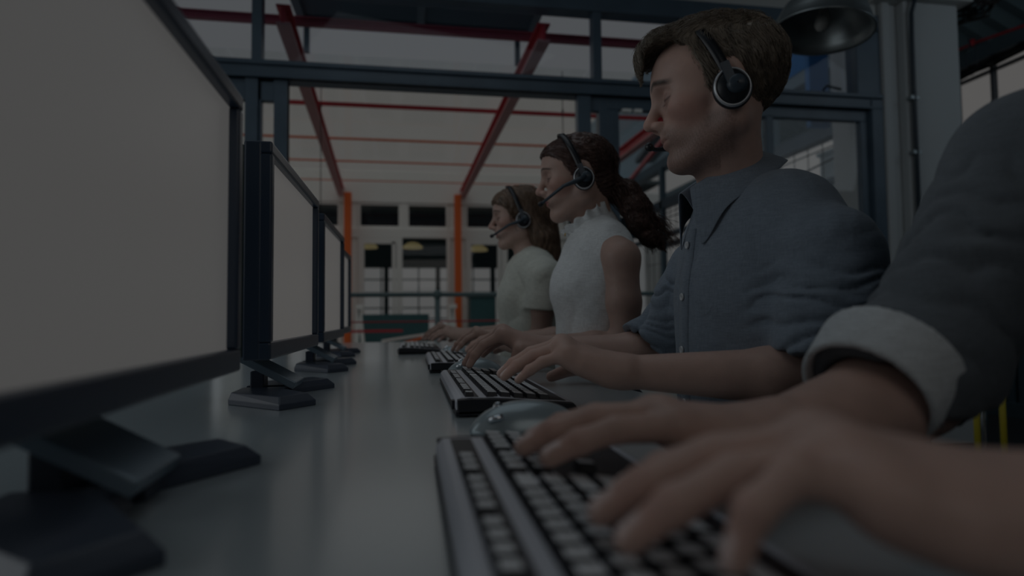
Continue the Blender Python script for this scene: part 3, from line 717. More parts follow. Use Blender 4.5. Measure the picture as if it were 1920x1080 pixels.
# ------------------------------------------------------------------ people
def skin_mat(name, rough=.5):
    m = bpy.data.materials.new(name); m.use_nodes = True; nt = m.node_tree; N = nt.nodes; L = nt.links; b = N['Principled BSDF']
    a = N.new('ShaderNodeAttribute'); a.attribute_name = 'Col'; tc = N.new('ShaderNodeTexCoord')
    n = N.new('ShaderNodeTexNoise'); n.inputs['Scale'].default_value = 55; n.inputs['Detail'].default_value = 5; L.new(tc.outputs['Object'], n.inputs['Vector'])
    mr = N.new('ShaderNodeMapRange'); mr.inputs['To Min'].default_value = .86; mr.inputs['To Max'].default_value = 1.12; L.new(n.outputs['Fac'], mr.inputs['Value'])
    mm = N.new('ShaderNodeVectorMath'); mm.operation = 'SCALE'; L.new(a.outputs['Color'], mm.inputs[0]); L.new(mr.outputs[0], mm.inputs['Scale'])
    L.new(mm.outputs[0], b.inputs['Base Color']); b.inputs['Roughness'].default_value = rough
    b.inputs['Subsurface Weight'].default_value = .12; b.inputs['Subsurface Radius'].default_value = (1, .35, .2); b.inputs['Subsurface Scale'].default_value = .006
    n2 = N.new('ShaderNodeTexNoise'); n2.inputs['Scale'].default_value = 420; L.new(tc.outputs['Object'], n2.inputs['Vector'])
    bp = N.new('ShaderNodeBump'); bp.inputs['Strength'].default_value = .25; bp.inputs['Distance'].default_value = .0012; L.new(n2.outputs['Fac'], bp.inputs['Height']); L.new(bp.outputs[0], b.inputs['Normal'])
    return m
def cloth_mat(name, col, weave=700, bump=.35, stripe=0):
    m = bpy.data.materials.new(name); m.use_nodes = True; nt = m.node_tree; N = nt.nodes; L = nt.links; b = N['Principled BSDF']
    tc = N.new('ShaderNodeTexCoord'); fac = []
    for sc in ((1, 1, .08), (.08, .08, 1)):
        mp = N.new('ShaderNodeMapping'); mp.inputs['Scale'].default_value = sc; L.new(tc.outputs['Object'], mp.inputs[0])
        n = N.new('ShaderNodeTexNoise'); n.inputs['Scale'].default_value = weave; n.inputs['Detail'].default_value = 2; L.new(mp.outputs[0], n.inputs['Vector']); fac.append(n.outputs['Fac'])
    ad = N.new('ShaderNodeMath'); ad.operation = 'ADD'; L.new(fac[0], ad.inputs[0]); L.new(fac[1], ad.inputs[1])
    mr = N.new('ShaderNodeMapRange'); mr.inputs['From Min'].default_value = .6; mr.inputs['From Max'].default_value = 1.4; mr.inputs['To Min'].default_value = .80; mr.inputs['To Max'].default_value = 1.2; L.new(ad.outputs[0], mr.inputs['Value'])
    rgb = N.new('ShaderNodeRGB'); rgb.outputs[0].default_value = (*col, 1)
    mm = N.new('ShaderNodeVectorMath'); mm.operation = 'SCALE'; L.new(rgb.outputs[0], mm.inputs[0]); L.new(mr.outputs[0], mm.inputs['Scale']); L.new(mm.outputs[0], b.inputs['Base Color'])
    b.inputs['Roughness'].default_value = .85; b.inputs['Specular IOR Level'].default_value = .2; b.inputs['Sheen Weight'].default_value = .15
    n3 = N.new('ShaderNodeTexNoise'); n3.inputs['Scale'].default_value = 22; n3.inputs['Detail'].default_value = 4; n3.inputs['Distortion'].default_value = 1.5; L.new(tc.outputs['Object'], n3.inputs['Vector'])
    bp = N.new('ShaderNodeBump'); bp.inputs['Strength'].default_value = bump; bp.inputs['Distance'].default_value = .006; L.new(n3.outputs['Fac'], bp.inputs['Height'])
    bp2 = N.new('ShaderNodeBump'); bp2.inputs['Strength'].default_value = .3; bp2.inputs['Distance'].default_value = .0006; L.new(ad.outputs[0], bp2.inputs['Height']); L.new(bp.outputs[0], bp2.inputs['Normal']); L.new(bp2.outputs[0], b.inputs['Normal'])
    return m
M_skin = skin_mat('skin'); M_nail = mat('fingernail', (.78, .60, .56), .2)
M_eye = mat('eye_white', (.6, .58, .55), .15); M_iris = mat('iris_dark', (.02, .02, .02), .1)
M_sh_man = cloth_mat('chambray_shirt', (.22, .265, .32)); M_sh_p0 = cloth_mat('grey_shirt', (.14, .16, .18), bump=.2); M_cuffw = cloth_mat('white_turned_cuff', (.66, .70, .72))
M_sh_w1 = cloth_mat('white_blouse', (.82, .85, .86), bump=.25); M_sh_w2 = cloth_mat('cream_blouse', (.72, .735, .66), bump=.25)
M_trous = cloth_mat('dark_trousers', (.03, .035, .05)); M_shoe = mat('black_shoe', (.012, .012, .012), .4)
M_button = mat('shirt_button', (.65, .68, .70), .3)
M_hs = mat('headset_black', (.010, .013, .018), .35); M_hss = mat('headset_silver', (.55, .57, .60), .3, metal=.6); M_hsg = mat('headset_slate', (.04, .06, .08), .35)
def hair_mat(name, c): return mat(name, c, .38, var=.35, vscale=90, spec=.5, stretch=(1, 1, .25))
M_hair_m = hair_mat('brown_hair', (.215, .178, .138)); M_hair_w1 = hair_mat('dark_brown_hair', (.085, .045, .036)); M_hair_w2 = hair_mat('light_brown_hair', (.19, .125, .085))

def poly2d(pts):
    pts = np.array(pts, float)
    def f(P):
        q = P[:, [0, 2]]; d = np.full(len(q), 1e9); s = np.ones(len(q)); n = len(pts)
        for i in range(n):
            a = pts[i]; b = pts[i - 1]; e = b - a; w_ = q - a
            t = np.clip((w_ @ e) / (e @ e), 0, 1); bb = w_ - t[:, None] * e; d = np.minimum(d, (bb * bb).sum(1))
            c1 = q[:, 1] >= a[1]; c2 = q[:, 1] < b[1]; c3 = e[0] * w_[:, 1] > e[1] * w_[:, 0]
            fl = (c1 & c2 & c3) | (~c1 & ~c2 & ~c3); s[fl] *= -1
        return s * np.sqrt(d)
    return f
def head_sdf(male=True):
    h = Sdf(); j = 1.0 if male else .92
    h.u(ell((-.008, 0, .030), (.091, .074, .079)))
    h.u(ell((.028, 0, -.028), (.060, .056 * j, .082)), .03)
    h.u(ell((.044, 0, .036), (.052, .060, .052)), .03)
    h.u(cone((.084, -.028, .019), (.084, .028, .019), .013 if male else .009, .013 if male else .009), .018)
    for s in (-1, 1):
        h.u(ell((.056, s * .043, -.020), (.026, .018, .020)), .022)
        h.u(cone((.064, s * .014, -.098), (-.004, s * .052 * j, -.062), .017 * j, .019 * j), .022)
        h.u(cone((-.004, s * .052 * j, -.062), (-.012, s * .060, -.01), .018 * j, .02), .02)
        h.sub(ell((.098, s * .034, .001), (.020, .019, .0135)), .014)
        h.u(ell((.0735, s * .031, -.0015), (.0138, .0142, .0128)), .004)
    h.u(cone((.088, 0, .012), (.1125, 0, -.026), .0075, .0090), .012)
    h.u(ell((.110, 0, -.030), (.0125, .0105, .0090)), .006)
    for s in (-1, 1): h.u(ell((.1005, s * .0115, -.035), (.0095, .0062, .0068)), .005)
    h.u(ell((.068, 0, -.058), (.031, .032, .028)), .018)
    h.u(ell((.0900, 0, -.0575), (.0080, .021, .0050)), .006)
    h.u(ell((.0878, 0, -.0680), (.0080, .018, .0060)), .006)
    h.sub(ell((.0985, 0, -.0628), (.013, .022, .0011)), .003)
    h.sub(ell((.095, 0, -.080), (.007, .018, .005)), .008)
    h.u(ell((.077 if male else .073, 0, -.099), (.020 * j, .020 * j, .017)), .016)
    for s in (-1, 1):
        h.u(ell((-.010, s * .078, -.008), (.019, .008, .034)), .005)
        h.sub(ell((-.006, s * .086, -.006), (.009, .004, .018)), .004)
    return h
HEAD_M = head_sdf(True); HEAD_F = head_sdf(False)

def hand(W, d, n, thumb_side, tips, thumb, s=1.0):
    # returns [(sdf, k)], [nail centres + directions]
    W, d, n = (np.array(v, float) for v in (W, d, n)); d /= np.linalg.norm(d); n = n - (n @ d) * d; n /= np.linalg.norm(n); t = np.cross(n, d); t *= np.sign(t @ np.array(thumb_side, float))
    fw_ = [.088, .093, .088, .078]; lat = [.029, .0095, -.0105, -.0285]; up_ = [0, .004, .002, -.005]
    Ls = [(.042, .026, .022), (.046, .029, .023), (.042, .027, .023), (.033, .020, .020)]; R = [(.0105, .0092, .0083, .0070), (.0108, .0094, .0084, .0072), (.0102, .0088, .0080, .0068), (.0090, .0078, .0070, .0060)]
    out = []; nails = []; palm = []
    mc = []
    for i in range(4):
        m = W + s * (d * fw_[i] + t * lat[i] + n * up_[i]); mc.append(m)
        palm.append(cone(W + s * (t * lat[i] * .55 + n * .001), m, .0155 * s, .0118 * s))
        palm.append(cone(W + s * (t * lat[i] * .6 - n * .010 + d * .02), m - n * .007 * s - d * .012 * s, .012 * s, .010 * s))
    palm.append(cone(W + s * (t * .018 + d * .008 - n * .010), W + s * (t * .036 + d * .048 - n * .014), .015 * s, .014 * s))
    palm.append(cone(W + s * (-t * .018 + d * .012 - n * .010), W + s * (-t * .028 + d * .05 - n * .010), .014 * s, .011 * s))
    for i in range(3): palm.append(cone(mc[i], mc[i + 1], .0095 * s, .0095 * s))
    out.append((minof(palm, .014), .012))
    fing = []
    for i in range(4):
        T = np.array(tips[i], float); m = mc[i]; L3 = np.array(Ls[i]) * s
        D = np.linalg.norm(T - m); D = min(D, L3.sum() * .985); c = (T - m) / np.linalg.norm(T - m)
        u = n - (n @ c) * c; u /= np.linalg.norm(u)
        lo_, hi_ = 0., 1.9
        for it in range(30):
            a = (lo_ + hi_) / 2; ang = [0, -a, -a * 1.55]; p = np.zeros(2)
            for L_, g in zip(L3, ang): p = p + L_ * np.array([cos(g), sin(g)])
            if np.linalg.norm(p) > D: lo_ = a
            else: hi_ = a
        th = -math.atan2(p[1], p[0]); q = m; pts = [m]
        for L_, g in zip(L3, ang):
            q = q + L_ * (c * cos(g + th) + u * sin(g + th)); pts.append(q)
        r_ = np.array(R[i]) * s
        segs = [cone(pts[k], pts[k + 1], r_[k], r_[k + 1]) for k in range(3)] + [ell(pts[2], (r_[2] * 1.06,) * 3)]
        fing.append(minof(segs, .003))
        dd = pts[3] - pts[2]; dd /= np.linalg.norm(dd); nu = n - (n @ dd) * dd; nu /= np.linalg.norm(nu)
        if nu @ u < 0: nu = -nu
        nails.append((pts[3] - dd * .003 * s + nu * r_[3] * .95, dd, nu, np.cross(dd, nu), r_[3]))
    # thumb
    a0 = W + s * (t * .024 + d * .018 - n * .010); a1 = a0 + s * (d * .030 + t * .026 - n * .006)
    T = np.array(thumb, float); v = T - a1; Lt = np.linalg.norm(v); v = v / Lt; Lt = min(Lt, .062 * s)
    a2 = a1 + v * Lt * .52 + n * .006 * s; a3 = a1 + v * Lt
    fing.append(minof([cone(a0, a1, .0145 * s, .0125 * s), cone(a1, a2, .0122 * s, .0102 * s), cone(a2, a3, .0104 * s, .0082 * s)], .004))
    dd = (a3 - a2) / np.linalg.norm(a3 - a2); nu = t - (t @ dd) * dd; nu = nu * .5 + n * .8; nu -= (nu @ dd) * dd; nu /= np.linalg.norm(nu)
    nails.append((a3 - dd * .002 + nu * .0078 * s, dd, nu, np.cross(dd, nu), .0085 * s))
    g = minof(fing, 0)
    out.append((g, .006))
    return out, nails

def headset(parent, M, o, s, label, boom_side, TOPH=.137, CS=.88):
    t = empty('headset', o, label, 'headset')
    def W(p): return Vector(o) + s * Vector((M @ np.array(p, float)).tolist())
    def put(mb, name, m, smooth=True, par=t):
        mb.v = [tuple(W(p)) for p in mb.v]
        ob = mb.build(name, m, smooth=smooth); ob.parent = par; ob.matrix_parent_inverse = Matrix.Translation(-Vector(t.location)); return ob
    # band: flat strip over the crown
    V = []; F = []; n = 40
    for i in range(n + 1):
        a = pi * i / n; y = .0905 * cos(a); z = -.020 + TOPH * sin(a) ** .85; x = -.004 + .040 * sin(a); hw = .0078
        ny, nz = cos(a) / .0905, sin(a) / .145; l = math.hypot(ny, nz); ny /= l; nz /= l
        for dx, e in ((-hw, 0), (hw, 0), (hw, .003), (-hw, .003)): V.append((x + dx, y + ny * e, z + nz * e))
    for i in range(n):
        for k in range(4): F.append((i * 4 + k, i * 4 + (k + 1) % 4, i * 4 + 4 + (k + 1) % 4, i * 4 + 4 + k))
    F += [(0, 1, 2, 3), (n * 4 + 3, n * 4 + 2, n * 4 + 1, n * 4)]
    put(MB().add(V, F), 'headband', M_hs)
    for sd in (1, -1):
        R = Matrix.Translation((-.004, sd * .080, -.027)) @ Matrix.Rotation(-sd * pi / 2, 4, 'X') @ Matrix.Diagonal((CS, CS * 1.12, 1, 1))
        cu = put(MB().lathe([(.001, .0), (.026, 0), (.031, .004), (.032, .009), (.030, .013), (.001, .013)], 36, R), 'ear_cushion', M_hs)
        put(MB().lathe([(.0255, .013), (.0265, .0165), (.0285, .0165), (.0300, .013)], 40, R), 'trim_ring', M_hss)
        put(MB().lathe([(.0255, .0135), (.0235, .0165), (.001, .0175)], 36, R), 'ear_housing', M_hs)
        R2 = Matrix.Translation((-.010, sd * .0975, -.025)) @ Matrix.Rotation(-sd * pi / 2, 4, 'X')
        put(MB().lathe([(.0145, -.001), (.0135, .003), (.010, .0055), (.001, .0075)], 28, R2), 'pivot_cap', M_hsg)
        put(MB().bar((.002, sd * .0985, .010), (-.004, sd * .0995, -.024), .004, .013, (1, 0, 0)), 'yoke', M_hsg, False)
    sd = boom_side
    pts = [(-.008, sd * .100, -.026), (.020, sd * .099, -.034), (.050, sd * .092, -.040), (.082, sd * .070, -.055), (.102, sd * .046, -.063), (.112, sd * .032, -.066)]
    if sd < 0: pts = [(-.008, -.100, -.026), (.02, -.099, -.034), (.05, -.09, -.043), (.082, -.066, -.056), (.108, -.036, -.060), (.118, -.012, -.0605)]
    put(MB().tube(pts, [.0072, .0062, .0048, .0042, .0038, .0038], 10), 'boom', M_hsg)
    a, b_ = pts[-2], pts[-1]; dv = Vector(b_) - Vector(a); dv.normalize()
    put(MB().tube([Vector(b_) - dv * .006, Vector(b_) - dv * .004, Vector(b_) + dv * .006, Vector(b_) + dv * .0085], [.0035, .0062, .0066, .004], 14), 'microphone', M_hs)
    return t

def person(label, body_yaw, tc, head_o, head_yaw, head_pitch, male, hs, sk, arms, shoulders, voxel, width=1.0, depth=1.0, chest_dz=0, neck_r=.055, head_roll=0, nbf=-.015, ntf=-.026):
    """arms: list of dict(elbow, wrist, tips, thumb, side); returns everything the clothes need"""
    t = empty('person', (tc[0], tc[1], 0), label, 'person')
    phi = radians(body_yaw); f = np.array([-cos(phi), sin(phi), 0]); l = np.array([-sin(phi), -cos(phi), 0]); zz = np.array([0, 0, 1.])
    C0 = np.array([tc[0], tc[1], 0])
    def tp(a, b, c): return C0 + f * a + l * b + zz * c
    hp = radians(head_yaw); pp = radians(head_pitch)
    hx = np.array([-cos(hp) * cos(pp), sin(hp) * cos(pp), -sin(pp)]); hy = np.array([-sin(hp), -cos(hp), 0]); hz = np.cross(hx, hy)
    rr = radians(head_roll); hy, hz = hy * cos(rr) + hz * sin(rr), hz * cos(rr) - hy * sin(rr)
    HM = np.stack([hx, hy, hz], 1); ho = np.array(head_o, float)
    H = HEAD_M if male else HEAD_F
    S = Sdf(); S.u(xf(H, HM, ho, hs))
    Bt = np.stack([f, l, zz], 1)
    nb = tp(nbf, 0, 1.075 + chest_dz)
    nt_ = ho + HM @ np.array([ntf, 0, -.045]) * hs
    S.u(cone(nb, nt_, neck_r * 1.12, neck_r), .03)
    nf = ho + HM @ np.array([.010, 0, -.085]) * hs
    S.u(cone(nb + f * .02 + zz * .005, nf, neck_r * .75, neck_r * .60), .03)
    core = [ell(tp(0, 0, .965 + chest_dz), (.090 * depth, .145 * width, .15), Bt), ell(tp(.0, 0, .76), (.085 * depth, .125 * width, .2), Bt), cone(tp(-.01, .1 * width, 1.055 + chest_dz), tp(-.01, -.1 * width, 1.055 + chest_dz), .045, .045)]
    S.u(minof(core, .04), .04)
    nails = []
    for A in arms:
        sh = np.array(A['shoulder'], float); e = np.array(A['elbow'], float); w_ = np.array(A['wrist'], float); r = A.get('r', 1.)
        inner = tp(-.01, .10 * width * (1 if A['side'] == 'L' else -1), 1.045 + chest_dz)
        S.u(cone(inner, sh, .045 * r, .050 * r), .03)
        S.u(cone(sh, sh * .5 + e * .5, .049 * r, .045 * r), .02); S.u(cone(sh * .5 + e * .5, e, .045 * r, .037 * r), .02)
        m_ = e * .70 + w_ * .30
        S.u(cone(e, m_, .037 * r, .041 * r), .02); S.u(cone(m_, w_, .041 * r, .0245 * r), .015)
        hd = A.get('hs', 1.0); dirn = A.get('dir'); dirn = (np.array(A['tips'][1]) - w_) * np.array([1, 1, 0]) + np.array([0, 0, A.get('lift', .012)]) if dirn is None else np.array(dirn, float)
        ts = np.array([0, 1., 0]) if A['side'] == 'L' else np.array([0, -1., 0])
        parts, nl = hand(w_, dirn, A.get('n', (0.1, 0, 1)), ts, A['tips'], A['thumb'], hd); nails += nl
        S.u(cone(w_, w_ + dirn / np.linalg.norm(dirn) * .02, .0245 * r, .018), .01)
        for g, k in parts: S.u(g, k)
    pts = [ho + .2, ho - .2]
    for A in arms: pts += [np.array(A['elbow']) + .06, np.array(A['elbow']) - .06, np.array(A['shoulder']) + .06, np.array(A['shoulder']) - .06] + [np.array(q_) + .02 for q_ in A['tips']] + [np.array(q_) - .02 for q_ in A['tips']] + [np.array(A['wrist']) - .05, np.array(A['wrist']) + .05, np.array(A['thumb']) - .02, np.array(A['thumb']) + .02]
    pts += [tp(.12, .2, .6), tp(-.12, -.2, .6), tp(.12, -.2, .6), tp(-.12, .2, .6)]
    pts = np.array(pts); lo = pts.min(0); hi = pts.max(0); hi[2] = ho[2] + .16
    V, Q = S.mesh(lo, hi, voxel)
    # colour by region, in head coordinates
    q = ((V - ho) / hs) @ HM; col = np.tile(np.array(sk, float), (len(V), 1))
    def blob(c, r): return np.clip(1 - (((q - np.array(c)) / np.array(r)) ** 2).sum(1), 0, 1) ** .6
    def paint(mask, c):
        nonlocal col; col = col * (1 - mask[:, None]) + np.array(c) * mask[:, None]
    redder = np.array(sk) * np.array([1.03, .80, .78])
    for s_ in (-1, 1):
        paint(.6 * blob((.055, s_ * .045, -.03), (.04, .03, .03)), redder); 
    paint(.5 * blob((.112, 0, -.03), (.02, .02, .016)), redder)
    lipc = (.36, .15, .13) if male else (.42, .12, .12)
    paint((.8 if not male else .65) * blob((.098, 0, -.0630), (.02, .024, .0125)), lipc)
    if male:
        sn = .75 + .25 * sine_noise(q, 260, 3, 1)
        z_ = q[:, 2]; x_ = q[:, 0]
        jaw = np.clip((-.040 - z_) / .012, 0, 1) * np.clip((z_ + .135) / .01, 0, 1) * np.clip((x_ + .012) / .012, 0, 1) * np.clip((.100 - x_) / .006, 0, 1) * np.clip((z_ + .135) * 60 - (x_ < .02) * 1, 0, 1)
        cheek = 1 - np.clip(1 - ((x_ - .060) / .030) ** 2 - ((z_ + .050) / .022) ** 2, 0, 1)
        lipm = 1 - blob((.098, 0, -.0630), (.022, .026, .012))
        paint(.78 * jaw * sn * (.25 + .75 * cheek) * lipm, np.array(sk) * np.array([.30, .28, .27]))
    browc = (.035, .022, .014) if male else (.03, .018, .012)
    for s_ in (-1, 1):
        bx = q[:, 1] * s_; arch = .0225 + .004 * np.sin(np.clip((bx - .010) / .042, 0, 1) * pi) - .004 * np.clip((bx - .03) / .02, 0, 1)
        m_ = np.clip(1 - ((q[:, 2] - arch) / (.0060 if male else .0036)) ** 2, 0, 1) * np.clip((bx - .008) / .006, 0, 1) * np.clip((.056 - bx) / .008, 0, 1) * (q[:, 0] > .035)
        paint(.96 * m_, browc)
        lash = np.clip(1 - ((q[:, 2] + (.0055 if male else .0050) - .10 * (bx - .031)) / .0019) ** 2, 0, 1) * np.clip((bx - .014) / .004, 0, 1) * np.clip((.050 - bx) / .005, 0, 1) * (q[:, 0] > .045)
        paint(.92 * lash, (.012, .009, .008))
        paint(.6 * blob((.085, s_ * .032, -.006), (.02, .022, .014)), np.array(sk) * np.array([.5, .42, .42]))  # eye-socket shade painted into the skin colour
    # forearm hair tone and knuckles
    mi = np.zeros(len(Q), int); cen = V[Q].mean(1)
    for c, dd, nu, sd_, r in nails:
        r_ = cen - c; m = (np.abs(r_ @ dd) < r * .95) & (np.abs(r_ @ sd_) < r * .70) & (np.abs(r_ @ nu) < r * .55)
        mi[m] = 1
        rv = V - (c - dd * r * 1.8); kn = np.clip(1 - (rv ** 2).sum(1) / (r * 2.2) ** 2, 0, 1); paint(.35 * kn, redder)
    body = np_obj('body', V, Q, [M_skin, M_nail], t, col, mi)
    # eyes: visible sliver of the eye under the lid
    for s_ in (-1, 1):
        Re = 0.0125 * hs; c = ho + HM @ np.array([.0755, s_ * .031, -.0035]) * hs
    return dict(t=t, tp=tp, f=f, l=l, HM=HM, ho=ho, hs=hs, Bt=Bt, nb=nb, nt=nt_, body=body)

def cap_hair(P, name, m, sdf, n, flow, steps, dl, lift, seed, mask=None, r0=.0006, extra=None, vox=.0026, jit=.15, lo=(-.16, -.12, -.16), hi=(.15, .12, .17)):
    V, Q = sdf.mesh(lo, hi, vox)
    SV, SQ = flow_strands(sdf, V, n, flow, steps, dl, lift, seed, jit, r0, mask)
    if extra is not None:
        EV, EQ = extra; SQ = np.concatenate([SQ, EQ + len(SV)]); SV = np.concatenate([SV, EV])
    tr = lambda X: X @ P['HM'].T * P['hs'] + P['ho']
    return np_obj(name, tr(V), Q, m, P['t'], strands=(tr(SV), SQ))
def parent_keep(o, t): o.parent = t; o.matrix_parent_inverse = Matrix.Translation(-Vector(t.location)); return o
def sub_keep(o, par):                                   # par is itself an offset child
    o.parent = par; o.matrix_parent_inverse = Matrix.Identity(4); return o

def torso_prims(P, depth, width, dz, extra):
    tp, B = P['tp'], P['Bt']; e = extra
    return [ell(tp(.0, 0, .955 + dz), (.098 * depth + e, .158 * width + e, .165), B), ell(tp(.005, 0, .77), (.098 * depth + e, .145 * width + e, .24), B),
            cone(tp(-.01, .09 * width, 1.055 + dz), tp(-.01, -.09 * width, 1.055 + dz), .050 + e, .050 + e)]
def fold_axis(a, b, amp, freq, seed, c0=0., c1=1.):
    """wrinkles running round a limb between a and b, strongest from c0 to c1 along it"""
    a = np.array(a, float); b = np.array(b, float); L_ = np.linalg.norm(b - a); ax = (b - a) / L_
    def f(P):
        s_ = (P - a) @ ax; r = np.linalg.norm(P - a - s_[:, None] * ax, axis=1)
        wn = sine_noise(P, 7, seed, 2)
        v = np.sin(s_ * freq * 6.283 + 3.0 * wn + 1.5 * sine_noise(P, 4, seed + 1, 1))
        v = 1 - 2 * np.abs(v) ** .6
        env = np.clip((s_ / L_ - c0 + .15) / .15, 0, 1) * np.clip((c1 - s_ / L_ + .15) / .15, 0, 1) * np.exp(-(np.maximum(r - .09, 0) / .02) ** 2)
        return amp * v * env * (.55 + .45 * sine_noise(P, 9, seed + 2, 1))
    return f
def collar(P, m, par, c, nrm_tilt, r_in, h, flap, gap, point, name='collar'):
    """turned-down shirt collar: stand and flap as one folded strip round the neck"""
    f, l = P['f'], P['l']; ti = radians(nrm_tilt); n = np.array([0, 0, 1.]) * cos(ti) + f * sin(ti); fr = f * cos(ti) - np.array([0, 0, 1.]) * sin(ti)
    V = []; F = []; N_ = 64; prof = 7
    for i in range(N_ + 1):
        a = gap + (2 * pi - 2 * gap) * i / N_; d = fr * cos(a) + l * sin(a)
        fr_ = max(0, cos(a)) ** 2.0 + 0.0; pt = point * math.exp(-((min(a, 2 * pi - a) - gap) / .42) ** 2)
        fl = flap + pt; base = c + d * (r_in[0] * r_in[1] / math.hypot(r_in[1] * cos(a), r_in[0] * sin(a)))
        wv = .0015 * sin(a * 5 + 1)
        for k, (ro, zz_) in enumerate(((0, -h * .3), (-.002, h * .5), (.000, h * .95), (.005, h * 1.05), (.010, h * .8), (.016 + wv + fl * .22, h * .8 - fl * .5), (.022 + wv + fl * .42 , h * .8 - fl))):
            V.append(base + d * ro + n * zz_)
    for i in range(N_):
        for k in range(prof - 1): F.append((i * prof + k, (i + 1) * prof + k, (i + 1) * prof + k + 1, i * prof + k + 1))
    o = MB().add([tuple(v) for v in V], F).build(name, m, smooth=True)
    so = o.modifiers.new('thick', 'SOLIDIFY'); so.thickness = .0024; so.offset = 0
    sd = o.modifiers.new('sub', 'SUBSURF'); sd.levels = 1; sd.render_levels = 2
    return o

def legs_and_chair(P, seat_z, chair_label, group):
    tp = P['tp']; B = P['Bt']
    S = Sdf(); S.u(ell(tp(-.01, 0, seat_z + .145), (.125, .165, .125), B))
    for s in (-1, 1):
        S.u(cone(tp(.02, s * .08, seat_z + .098), tp(.34, s * .10, seat_z + .085), .078, .058), .03); S.u(cone(tp(.34, s * .10, seat_z + .075), tp(.31, s * .10, .10), .056, .040), .02)
    V, Q = S.mesh(tuple(np.minimum(tp(.45, .25, .04), tp(-.2, -.25, .04)) - .05), tuple(np.maximum(tp(.45, .25, .8), tp(-.2, -.25, .8)) + .05), .008)
    np_obj('trousers', V, Q, M_trous, P['t'])
    for s in (-1, 1):
        S = Sdf(); S.u(cone(tp(.30, s * .10, .045), tp(.42, s * .105, .032), .042, .034)); S.inter(lambda p: -p[:, 2] + .0, .01)
        V, Q = S.mesh(tuple(np.minimum(tp(.25, s * .1, 0), tp(.48, s * .1, 0)) - .06), tuple(np.maximum(tp(.25, s * .1, .1), tp(.48, s * .1, .1)) + .06), .006)
        np_obj('shoe', V, Q, M_shoe, P['t'])
    c = tp(-.03, 0, 0); t = empty('office_stool', (c[0], c[1], 0), chair_label, 'stool', group)
    q = MB().lathe([(.001, seat_z + .012), (.17, seat_z + .010), (.19, seat_z - .005), (.185, seat_z - .035), (.001, seat_z - .04)], 32).build('seat', M_cable, t, smooth=True)
    MB().tube([(0, 0, seat_z - .04), (0, 0, .1)], .025, 14).build('gas_column', M_chrome, t, smooth=True)
    for k in range(5):
        a = k * 2 * pi / 5 + .3
        MB().tube([(0, 0, .10), (.22 * cos(a), .22 * sin(a), .055)], .015, 8).build('base_arm', M_cable, t, smooth=True)
        MB().tube([(.22 * cos(a) - .012, .22 * sin(a), .026), (.22 * cos(a) + .012, .22 * sin(a), .026)], .026, 14).build('castor', M_cable, t, smooth=True)

def sleeve(chain, cp, cd, inner):
    outer = minof([cone(chain[i][0], chain[i + 1][0], chain[i][1], chain[i + 1][1]) for i in range(len(chain) - 1)], .02)
    inn = cone(inner[0][0], inner[1][0], inner[0][1], inner[1][1]); cp = np.array(cp, float); cd = np.array(cd, float); cd /= np.linalg.norm(cd)
    def f(p): return smax(smax(outer(p), (p - cp) @ cd, .004), -inn(p), .004)
    return f
def T3(y, xs, ys, z=.789): return [(x, yy, z) for x, yy in zip(xs, ys)]
# ================= bearded man
SKM = (.60, .40, .335)
L_arm = dict(side='L', shoulder=(.552, .718, .962), elbow=(.545, .700, .800), wrist=(.290, .800, .806), r=.90, hs=1.02,
             tips=[(.122, .905, .790), (.108, .880, .790), (.112, .853, .790), (.134, .822, .791)], thumb=(.205, .905, .790), lift=.075)
R_arm = dict(side='R', shoulder=(.552, 1.074, .965), elbow=(.505, 1.125, .808), wrist=(.265, 1.165, .818), r=.92, hs=1.02,
             tips=[(.112, 1.175, .790), (.104, 1.205, .790), (.110, 1.238, .790), (.130, 1.268, .791)], thumb=(.190, 1.130, .790), lift=.06)
P = person('man with short brown hair and stubble in a blue chambray shirt, typing in a headset', 4, (.550, .895), (.468, .850, 1.2255), 21, 9, True, .965, SKM, [L_arm, R_arm], None, .0021, width=1.03, neck_r=.044, chest_dz=-.025, nbf=.030, ntf=-.008)
t = P['t']
hair = Sdf(); hair.u(ell((-.010, 0, .033), (.096, .0805, .086))); hair.u(ell((.028, .0, .078), (.080, .064, .036)), .03); hair.u(ell((.080, .005, .082), (.027, .050, .024)), .025)
hair.u(ell((.100, .0, .068), (.009, .032, .022)), .02); hair.u(ell((-.064, 0, .040), (.038, .062, .055)), .03)
hair.inter(poly2d([(.135, .20), (.135, .052), (.117, .050), (.106, .080), (.085, .086), (.058, .080), (.040, .064), (.034, .030), (.026, .012), (.024, -.036), (.008, -.040), (.004, .004), (-.03, .010), (-.036, -.030), (-.052, -.074), (-.075, -.092), (-.15, -.085), (-.16, .20)]), .006)
hair.disp(lambda p: .0016 * np.sin(p[:, 1] * 520 + 4 * sine_noise(p, 14, 5, 2)) * (p[:, 2] > .03) + .0022 * sine_noise(p, 28, 6, 2))
def fl_m(p):
    top = np.clip((p[:, 2] - .055) / .03, 0, 1)[:, None]; front = np.clip((p[:, 0] - .08) / .03, 0, 1)[:, None]
    a = np.stack([np.ones(len(p)) * .9, np.sign(p[:, 1] + .01) * .35, -.15 * np.ones(len(p))], 1)
    b = np.stack([np.full(len(p), -.35), np.zeros(len(p)), -np.ones(len(p))], 1); c = np.stack([np.full(len(p), -.1), .3 * np.ones(len(p)), -np.ones(len(p))], 1)
    return (a * top + b * (1 - top)) * (1 - front) + c * front
cap_hair(P, 'hair', M_hair_m, hair, 5200, fl_m, 7, .0052, .0035, 2, r0=.00055, jit=.22)
headset(P, P['HM'], P['ho'], .965, 'black headset with silver-rimmed ear cup worn by the bearded man', -1, .140)
